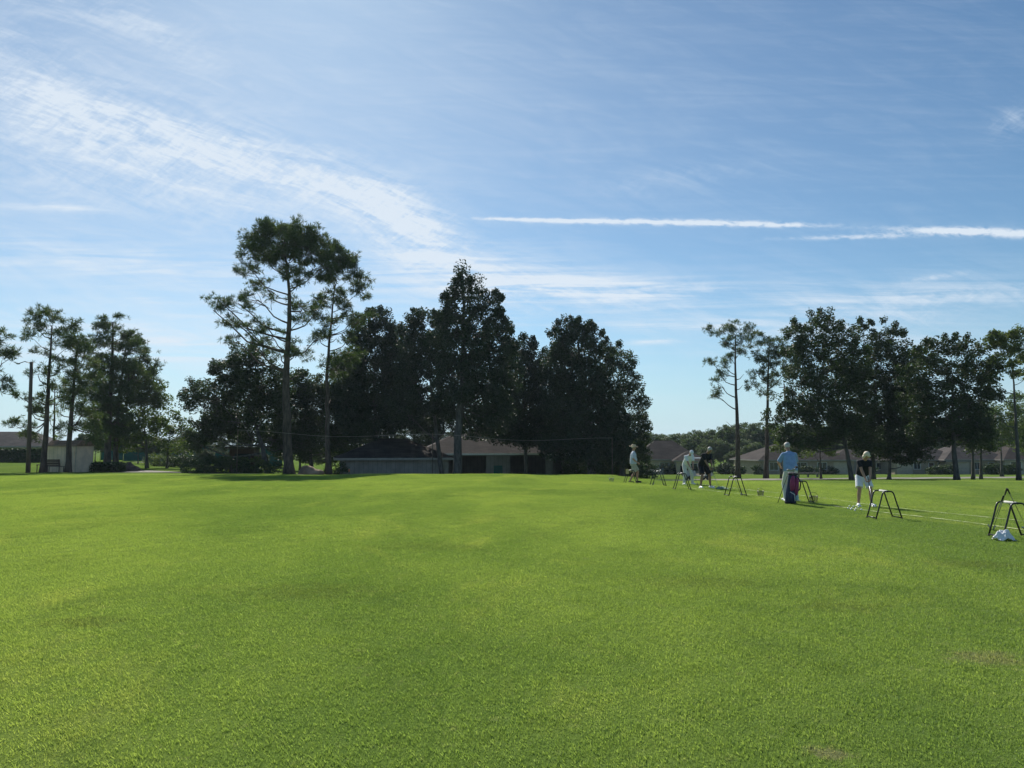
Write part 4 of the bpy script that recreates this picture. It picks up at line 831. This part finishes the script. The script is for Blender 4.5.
    ha, hb = at(238,430,57)-A, at(612,438,62)-A
    MB().tube([ha.lerp(hb,t)+Vector((0,0,-.35*math.sin(math.pi*t*2)**2)) for t in np.linspace(0,1,40)], .012, 4).build('rope', M['stuccoG'], r)
    mid = ha.lerp(hb,.5)
    for q in (ha, mid, hb): MB().tube([(q.x,q.y,gz(A.x+q.x,A.y+q.y)-A.z-.1),(q.x,q.y,q.z+.05)], .035, 8).build('post', M['polewood'], r)
    b = gp(349,43); r = empty('marker_stake', b, label='short orange topped stake at the far edge of the lawn', cat='marker stake')
    MB().tube([(0,0,-.05),(0,0,.22)], .018, 6).build('stake', M['polewood'], r); MB().tube([(0,0,.20),(0,0,.33)], .03, 8).build('orange_top', M['orange'], r)

BT = {}
def backtree(px, py, Y, s, label, group, kind='far', lab_m=None):
    """background trees: three built, the rest are copies of them"""
    k = random.randrange(3)
    if (kind,k) not in BT:
        h = 150*s*0+80; proto_lobes = {0:[(512,384,30,18),(490,400,26,20),(535,398,28,20),(512,415,40,20),(480,425,24,14),(545,428,24,14)],
            1:[(505,380,24,16),(528,390,26,18),(490,405,28,20),(520,415,34,18),(545,420,22,16)],
            2:[(515,378,22,14),(495,392,22,16),(535,395,24,16),(505,412,36,18),(540,424,26,16),(478,426,20,12)]}[k]
        o = tree('background_tree', label, 90, [(512,474),(511,440),(512,410)], proto_lobes, kind if kind in KIND else 'far', .25, group, dens=.8 if kind == 'far' else .45)
        o['h'] = (at(512,362,90).z-o.location.z); BT[(kind,k)] = o; r = o
    else: r = copy_tree(BT[(kind,k)])
    hh = BT[(kind,k)]['h']
    c = gp(px,Y); top = at(px,py,Y).z; f = (top-c.z)/hh; wx = f*random.uniform(.95,1.25)
    r.location = c; r.scale = (wx,wx,f); r.rotation_euler = (0,0,random.uniform(0,6.28)); r['label'] = label; r['group'] = group; r['category'] = 'tree'
    return r

def right_side():
    G = 'trees on the right beyond the tee'
    tree('pine_tree', 'tall bare trunked pine with a sparse lopsided crown over the houses', 75, [(738,478),(738,440),(736,390),(735,350),(736,335)],
         [(736,327,11,6),(722,329,6,5),(712,331,5,4),(748,332,6,5),(737,340,11,6,0,.7),(725,341,6,4,0,.8),(752,342,5,4),(728,357,4,4,0,.8),(721,364,6,4),(709,361,4,4),(717,384,5,6),(714,395,4,5),(720,374,3,4),(742,352,4,3,0,.6)], 'pine', .27, G, stubs=5, dens=1.3)
    tree('pine_tree', 'second bare trunked pine, its crown touching the big right oak', 72, [(766,478),(767,430),(768,380),(769,350)],
         [(757,338,7,5),(771,344,11,7),(763,356,11,8),(756,372,8,7),(780,360,11,10),(774,378,11,7),(751,385,5,6),(790,348,9,7),(787,372,8,8),(785,335,6,5),(765,392,5,4,0,.6)], 'pine', .24, G, stubs=4, dens=1.3)
    tree('oak_tree', 'big leafy oak in the middle of the right hand trees', 62, [(852,481),(847,452),(838,420),(830,385)],
         [(819,322,15,8),(801,332,14,9),(838,334,14,10),(812,347,20,12),(838,356,22,15),(796,355,12,10),(802,376,17,14),(828,386,24,17),(852,382,18,17),(820,410,26,16),(852,412,22,16),(797,412,14,12),(786,436,10,10),(812,436,20,10),(842,436,20,12),(784,400,9,9),(800,446,18,8),(865,440,16,12),(775,420,8,9),(855,365,16,16)], 'oak', 0.20, G, dens=1.2)
    tree('oak_tree', 'dark oak behind the golfer in white shorts', 67, [(873,481),(873,450),(872,420),(876,385)],
         [(862,330,11,7),(881,331,13,8),(897,343,12,9),(874,347,18,11),(905,362,12,12),(886,368,24,15),(866,382,18,15),(905,388,18,15),(880,402,26,16),(900,414,22,14),(868,425,22,15),(895,436,26,12),(870,446,24,9),(905,446,18,8,2),(915,400,14,16),(912,425,16,14),(922,360,8,9),(895,390,20,16)], 'oak', 0.22, G)
    tree('oak_tree', 'round headed dark tree with a straight trunk right of the oaks', 59, [(957,482),(954,450),(953,415),(952,375)],
         [(941,346,13,7),(958,346,14,8),(928,356,12,8),(973,356,13,9),(945,364,22,10),(985,370,9,9),(967,378,20,12),(922,378,13,12),(941,392,24,13),(972,402,20,13),(918,405,17,13),(945,415,26,12),(978,422,13,10),(921,428,15,9),(935,436,20,9),(958,432,22,9),(975,438,14,8),(990,392,10,12),(990,375,10,10),(912,378,12,14)], 'oak', 0.22, G)
    tree('oak_tree', 'dark narrow tree just right of the straight trunked tree', 66, [(973,480),(973,455),(972,430)], [(966,425,14,12),(976,412,13,12),(985,432,12,12),(962,442,12,8),(974,440,10,10)], 'oak', 0.15, G)
    tree('oak_tree', 'dark drooping tree whose trunk stands near the street lamp', 68, [(981,479),(981,455),(982,430)], [(986,420,10,12),(992,440,9,10),(980,448,10,8)], 'oak', 0.14, G)
    tree('magnolia_tree', 'low dark spreading tree with foliage hanging before a house', 63, [(889,480),(890,462),(893,448)], [(898,440,20,9),(880,446,16,8),(914,450,15,9),(890,456,15,5),(926,444,9,8),(908,460,12,5)], 'oak', .17, G, m='oak')
    tree('pine_tree', 'pine with a tall pale trunk at the right edge', 58, [(1019,482),(1017,440),(1014,390),(1012,360)],
         [(1008,338,13,6),(994,343,10,6),(1024,341,11,6),(1002,353,12,7),(1020,356,11,7),(990,358,7,6),(1010,370,10,6,0,.8),(1032,350,8,9),(1003,340,8,5),(1028,372,8,7),(995,380,7,5,0,.7)], 'oak', 0.17, G, stubs=5, m='pineL', dens=.9)
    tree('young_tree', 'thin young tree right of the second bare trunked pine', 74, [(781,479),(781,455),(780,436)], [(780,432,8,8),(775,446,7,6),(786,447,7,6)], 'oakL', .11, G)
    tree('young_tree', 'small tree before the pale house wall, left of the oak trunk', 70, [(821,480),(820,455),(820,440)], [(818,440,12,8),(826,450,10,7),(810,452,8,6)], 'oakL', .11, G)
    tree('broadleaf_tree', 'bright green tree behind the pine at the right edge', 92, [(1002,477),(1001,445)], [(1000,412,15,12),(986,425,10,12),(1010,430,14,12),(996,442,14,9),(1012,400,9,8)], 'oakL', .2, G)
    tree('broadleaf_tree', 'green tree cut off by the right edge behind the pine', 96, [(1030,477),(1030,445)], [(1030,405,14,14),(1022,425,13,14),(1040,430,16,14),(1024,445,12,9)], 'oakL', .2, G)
    # distant tree line
    random.seed(21)
    xs = [632,646,660,672,686,700,714,730,746,760,774,790,812,836,860,884,906,930,955,978,1002,1028,1052,1080]
    ys = [430,432,433,431,430,427,426,423,422,420,421,421,420,419,421,422,420,418,419,420,421,419,420,420]
    for k,(px,py) in enumerate(zip(xs,ys)):
        backtree(px, py+random.uniform(-2,3), 160+random.uniform(-8,14), 1, 'rounded green tree in the distant tree line above the roofs', 'distant tree line behind the houses')
    for px,py,Y in ((652,445,146),(690,437,148),(712,438,142),(724,440,140),(735,450,135),(756,441,146),(845,440,145),(745,438,150),(705,447,138)):
        backtree(px, py, Y, 1, 'lower green tree between the distant tree line and the roofs', 'lower trees right behind the houses')
    for px,py,Y in ((-30,440,150),(5,443,160),(62,442,140),(85,432,118),(105,430,116),(125,436,112),(143,434,116),(160,438,118),(178,436,114),(196,430,112),(212,436,116)):
        backtree(px, py, Y, 1, 'background tree seen through the trunks at left', 'background trees behind the left pines')
    for px,py,Y in ((1100,425,150),(1125,424,140),(1150,422,146),(1180,423,138),(1210,421,150),(1245,422,142),(1280,420,150),(1320,421,145),(1365,420,150)):
        backtree(px, py, Y, 1.2, 'rounded green tree in the distant tree line above the roofs', 'distant tree line behind the houses')
    for px,py,Y in ((-60,432,130),(-95,430,125),(-130,428,130),(-170,426,128),(-215,425,130)):
        backtree(px, py, Y, 1.2, 'background tree seen through the trunks at left', 'background trees behind the left pines')
    # houses
    gH = 'houses beyond the road'
    house('brown roofed house with a pale wall at the left end of the row', 664, 122, 9.6, 9, R(-4), M['stuccoW'], M['shingle'], 2.45, 3.0, wins=((-.5,1.5,1.5,1.1),), doors=(), garage=(-3.0,), ridge=1.5, extra=(3.2,4.4,2.6,2.3,1.5))
    house('brown hip roofed house between the second pine and the big oak', 792, 124, 15.5, 11, R(5), M['stuccoB'], M['shingle'], 2.45, 2.7, wins=((-5.6,1.45,1.5,1.3),(-1.2,1.5,2.2,1.2),(2.4,1.5,1.6,1.2)), doors=(-3.4,), garage=(5.6,))
    house('pale house half hidden behind the big oak trunk', 852, 130, 11, 9, R(-2), M['stuccoG'], M['shingle'], 2.4, 2.0, wins=((-3,1.5,1.6,1.2),(3.0,1.5,1.6,1.2)), doors=(0,))
    house('grey roofed house behind the low spreading tree', 913, 126, 11.5, 9, R(3), M['stuccoB'], M['shingleG'], 2.5, 2.7, wins=((2.4,1.5,1.8,1.3),(-2.0,1.5,1.2,1.1)), doors=(.4,), garage=(-4.1,), extra=(3.6,3.6,2.0,2.3,1.2))
    house('beige house behind the straight trunked tree', 962, 124, 9.5, 9, R(-3), M['stuccoB'], M['shingleG'], 2.5, 2.9, wins=((0,1.5,1.4,1.2),), doors=(2.2,), garage=(-2.6,), chimney=2.5)
    house('wide beige house behind the pine at the right edge', 1022, 122, 12, 9, R(2), M['stuccoW'], M['shingle'], 2.5, 2.4, wins=((-4.2,1.5,1.8,1.4),(0,1.5,1.8,1.4),(4,1.5,1.8,1.4)), doors=(-2.0,))
    house('tan house beyond the right edge of the wide beige house', 1130, 122, 13, 9, R(-4), M['stuccoB'], M['shingleG'], 2.5, 2.5, wins=((-4,1.5,1.8,1.3),(1,1.5,1.6,1.3)), doors=(-1.8,), garage=(4.2,))
    ribbon('road', 'pale concrete road in front of the houses', [(5,54),(15,62),(30,72),(48,80),(70,88),(110,96)], 6.0, M['conc'], .02)
    ribbon('brown_strip', 'dark brown strip beside the right hand trees', [(34,49),(42,50),(52,51.5),(66,54)], 2.6, M['mulch'], .012, rag=.3)  # dark brown strip laid on the ground by the trees
    for k,(px,Y,r) in enumerate(((726,118,(1.6,1.2,1.0)),(738,116,(1.3,1.1,.8)),(757,117,(.9,.8,.8)),(806,116,(2.0,.9,.7)),(828,119,(1.8,.9,.7)),(868,118,(1.4,.9,.7)),(938,116,(1.8,.9,.8)),(948,117,(1.3,.9,.8)),(995,114,(1.7,1,.9)),(1012,115,(1.5,.9,.8)),(672,116,(1.4,.9,.8)),(690,114,(1.3,.9,.8)))):
        bush('shrub', ('rounded shrub in the gap right of the first house','smaller shrub under the bare trunked pine','clipped shrub at the left corner of the brown hip roofed house','low shrub under the middle window of the brown hip roofed house','low shrub at the garage of the brown hip roofed house','low shrub before the half hidden pale house','dark shrub left of the beige house','dark shrub against the beige house wall','rounded shrub at the left of the wide beige house','shrub under the windows of the wide beige house','shrub by the porch behind the golfer in white','shrub at the right end of the first house')[k], gp(px,Y), r, 'hedge', leaf=.2, group='shrubs before the houses')
    # street lamp, slim pole, bench
    b = gp(975,80); r = empty('street_lamp', b, label='slim grey lamp post with a white head among the right trees', cat='street lamp')
    h = (at(975,447,80)-b).z; MB().tube([(0,0,-.1),(0,0,h*.4),(0,0,h)], [.07,.05,.04], 8).build('post', M['stuccoG'], r, True); MB().ell((0,0,h+.14),(.20,.20,.18)).build('lamp_head', M['whiteP'], r, True)
    b = gp(787,112); r = empty('utility_pole', b, label='thin tall utility pole rising between the second pine and the oak', cat='utility pole')
    h = (at(787,384,112)-b).z; MB().tube([(0,0,-.1),(0,0,h)], [.14,.09], 8).build('pole', M['polewood'], r, True); MB().box((0,0,h-.5),(1.6,.1,.1)).build('crossarm', M['polewood'], r)
    b = gp(808,84); r = empty('park_bench', b, R(4), label='long pale backless bench by the road under the oak', cat='bench'); s = MB()
    for k in range(3): s.box((0,-.15+.15*k,.46),(2.6,.12,.05))
    s.build('seat', M['stuccoG'], r)
    for x in (-1.1,0,1.1): MB().box((x,0,.2),(.08,.36,.46)).build('leg', M['black'], r)

def GP(px, py):
    dd = ray(px,py); t = CAMZ/-dd.z; X, Y = dd.x*t, dd.y*t
    return Vector((X, Y, gz(X,Y)+.015))
def tee():
    # chalk lines
    ribbon('chalk_line', 'nearer faded chalk line along the tee', [T(9.85,11.5).xy,T(9.07,16.4).xy,T(8.4,20).xy,T(7.8,23.2).xy,T(6.6,29.5).xy,T(5.6,35).xy], .075, M['chalk'], .02, kind='structure')
    ribbon('chalk_line', 'farther faded chalk line along the tee', [T(11.2,11.8).xy,T(10.55,15.6).xy,T(9.9,19.5).xy,T(9.1,25).xy,T(8.2,31).xy,T(7.5,37).xy], .075, M['chalk'], .02, kind='structure')
    bag_stand('black bag stand with clubs and a white towel at the right edge', T(8.71,12.88), 0)
    bag_stand('empty black bag stand in front of the woman in white shorts', T(8.18,16.25), R(2))
    bag_stand('black bag stand just right of the magenta golf bag', T(8.08,20.7), R(-3))
    bag_stand('black bag stand with one club, right of the man in black', T(7.07,23.4), R(4))
    bag_stand('black bag stand in front of the golfer in white', T(6.25,27.2), R(-2))
    bag_stand('black bag stand with two clubs left of the golfer in white', T(5.98,30.3), R(5))
    bag_stand('black bag stand beside the man in the straw hat, a towel over its corner', T(5.3,33.0), R(3))
    z = lambda x,y: gz(x,y)
    golf_club('club with its grip highest, leaning left in the right edge stand', at(1007,488.5,12.45), GP(993,532), yaw=1)
    golf_club('club with the lower grip, leaning on the left of the right edge stand', at(1003.5,496,12.5), GP(990.5,531), yaw=2)
    golf_club('club leaning to the right in the right edge stand', at(1007.5,489,12.4), GP(1027,531), yaw=3)
    golf_club('club standing across the bag stand right of the man in black', T(6.93,23.25,.80), T(7.28,23.5,.02), yaw=2)
    golf_club('club resting left on the stand left of the golfer in white', T(6.18,30.2,.88), T(5.82,30.4,.02), yaw=1)
    golf_club('club resting right on the stand left of the golfer in white', T(6.0,30.1,.84), T(6.25,30.4,.02), yaw=2)
    # towels
    def towel(label, loc, r, m, seed):
        me = bpy.data.meshes.new('towel'); bm = bmesh.new(); bmesh.ops.create_grid(bm, x_segments=26, y_segments=26, size=1)
        rs = random.Random(seed); ph = [rs.uniform(0,6) for _ in range(6)]
        for v in bm.verts:
            x, y = v.co.x, v.co.y; d = math.sqrt(x*x+y*y); e = max(0, 1-d*.85)
            v.co = Vector((x*r[0]*(1+.15*math.sin(4*y+ph[0])), y*r[1]*(1+.2*math.sin(3.5*x+ph[1])), r[2]*(e**.8)*(1+.35*math.sin(6*x+ph[2])*math.cos(5*y+ph[3]))+.02*abs(math.sin(9*x+ph[4])*math.cos(8*y+ph[5]))+.008))
        bmesh.ops.solidify(bm, geom=bm.faces[:], thickness=.006); bm.to_mesh(me); bm.free(); me.materials.append(m); me.polygons.foreach_set('use_smooth', [True]*len(me.polygons))
        o = bpy.data.objects.new('towel', me); o.location = loc; link(o); return tag(o, label, 'towel')
    towel('crumpled white towel on the grass under the right edge stand', GP(1004,540.5)-Vector((0,0,.01)), (.155,.115,.17), M['white'], 3)
    towel('pale green towel dropped on the grass by the feet of the man in black', T(7.95,28.1), (.20,.28,.10), M['bagpale'], 5)
    b = MB(); pts = []
    for s_ in (-1,1): b.box((0,s_*.035,.53),(.12,.012,.20), 0)
    b.box((0,0,.636),(.12,.082,.012)); o = b.build('towel', M['yellow'], None, bevel=.004, loc=T(5.12,32.8)); tag(o, 'yellowish towel hanging on the stand next to the man in the straw hat', 'towel')
    ball_basket('small green wire ball basket on the grass left of the man in the straw hat', T(4.62,34.4), .12,.15)
    ball_basket('dark wire ball basket between the magenta bag and the man in black', T(7.83,23.3), .10,.15, M['black'])
    ball_basket('dark round ball basket at the foot of the stand right of the magenta bag', T(8.52,20.9), .115,.16, M['black'])
    # balls by the woman
    for k,(px,py) in enumerate(((849.5,506.2),(852,508),(853.5,506.5),(856,508.4),(858.5,507),(851,509.2),(861.5,509.6),(855,510.4),(848,508.2))):
        Y = CAMZ*F/(py-446); p = gp(px, Y); golf_ball('loose white golf ball in the cluster at the feet of the woman', p, 'golf balls scattered by the woman')
    for k,(x,y) in enumerate(((9.3,20.2),(9.5,20.6))): pass
    # the magenta bag with its clubs
    bag, tilt = golf_bag(T(7.62,20.25), R(8))
    bl = (T(7.62,20.25)); RZ = Matrix.Rotation(R(8),3,'Z')
    for k,(x,y,L,dr) in enumerate(((-.07,.03,.10,False),(.03,-.04,.13,False),(.07,.03,.18,True),(-.02,.06,.08,False))):
        f = bl+RZ@(tilt@Vector((x,y,.86+L))+Vector((0,0,0))); g = bl+RZ@(tilt@Vector((x*.6,y*.6,.06))); 
        golf_club(('iron standing at the left of the magenta bag','iron at the front of the magenta bag','black headed driver rising from the magenta bag','iron at the back of the magenta bag')[k], g, f, dr, 'clubs in the magenta bag', yaw=k*1.3)
    # golfers
    def golfer(label, x, y, rz, H, bend, hip, hands, feet, clubfoot, **kw):
        loc = T(x,y)
        gdir = (Vector(clubfoot)-Vector(hands[0])).normalized()
        root, _ = person(label, loc, rz, H, feet, bend, hip, hands, grip=tuple(gdir), **kw)
        hm = (Vector(hands[0])+Vector(hands[1]))/2+Vector((0,-.03,-.05))
        cf = Vector(clubfoot); top = hm+(hm-cf).normalized()*.16; RZ = Matrix.Rotation(rz,3,'Z')
        return loc+RZ@top, loc+RZ@cf
    a, b = golfer('blonde woman in black polo and white shorts bending over her club', 9.42, 19.75, R(-8), 1.59, R(33), (.13,.84), [(.05,-.34,.74),(-.05,-.36,.69)], [(.17,0),(-.16,0)], (-.02,-.72,.02),
        headtilt=R(58), headturn=R(14), skin=M['skin'], shirt=M['blackC'], bottom=M['white'], shoes=M['whiteP'], hat=None, hair=M['hairB'], female=True, belly=1.0)
    golf_club('club held by the woman in white shorts', a, b, group='clubs held by golfers', yaw=1.5)
    a, b = golfer('grey haired man in black shirt and black shorts addressing a ball', 7.50, 28.7, R(22), 1.75, R(36), (.15,.92), [(.05,-.38,.80),(-.05,-.40,.75)], [(.24,0),(-.22,0)], (0,-.86,.02),
        headtilt=R(55), headturn=0, skin=M['skinB'], shirt=M['blackC'], bottom=M['blackC'], shoes=M['whiteP'], hat=None, hair=M['hairG'], belly=1.1, sleeve=.75)
    golf_club('club held by the man in black', a, b, group='clubs held by golfers', yaw=1.5)
    a, b = golfer('golfer all in white with a white cap bending over a ball', 7.62, 32.0, R(12), 1.70, R(44), (.16,.89), [(.05,-.40,.74),(-.05,-.42,.69)], [(.19,0),(-.19,0)], (0,-.88,.02),
        headtilt=R(60), headturn=0, skin=M['skin'], shirt=M['white'], bottom=M['offwhite'], shoes=M['whiteP'], hat=('cap',M['white']), hair=None, long=True, sleeve=.8)
    golf_club('club held by the golfer all in white', a, b, group='clubs held by golfers', yaw=1.5)
    person('man in blue polo and pale cap seen from behind, by the magenta bag', T(8.0,21.2), R(180), 1.70, [(.15,0),(-.15,.04)], R(13), (.04,.90), [(.16,-.36,.98),(-.14,-.38,1.0)], R(42), R(-8),
        M['skin'], M['blue'], M['offwhite'], M['whiteP'], ('cap',M['khaki']), M['hairG'], long=True, belly=1.14, sleeve=.85, elbow=(.9,.2,-.6))
    person('man in pale grey shirt, khaki shorts and straw hat walking rightwards', T(5.70,34.6), R(84), 1.76, [(.10,-.16),(-.10,.20)], R(2), (.02,.93), [(.27,.05,.90),(-.25,-.16,.95)], R(6), R(-4),
        M['skin'], M['greyblue'], M['khaki'], M['blackC'], ('hat',M['straw']), M['hairG'], belly=1.12, sleeve=.9)
    golf_cart(gp(697,63)+Vector((0,0,0)), R(10))
    for k,(px,Y) in enumerate(((905,52),(760,66))): pass

build_mats(); ground(); grass(); sky(); camera()
left_side(); middle(); right_side(); tee()
def haze():
    b = MB().box((0,1600,10.5),(5600,4400,40)).build('haze', None, None) if 0 else None
    mb = MB().box((0,1600,12),(5200,4000,38)); me = bpy.data.meshes.new('haze'); me.from_pydata(mb.v, [], mb.f)
    m = bpy.data.materials.new('thin_morning_air'); m.use_nodes = True; nt = m.node_tree; nt.nodes.clear()
    o = nt.nodes.new('ShaderNodeOutputMaterial'); v = nt.nodes.new('ShaderNodeVolumePrincipled'); v.inputs['Color'].default_value = (.70,.86,1,1); v.inputs['Density'].default_value = HAZE; v.inputs['Anisotropy'].default_value = .3
    nt.links.new(v.outputs[0], o.inputs['Volume']); me.materials.append(m)
    tag(link(bpy.data.objects.new('haze', me)), kind='stuff')
HAZE = .00016
haze()
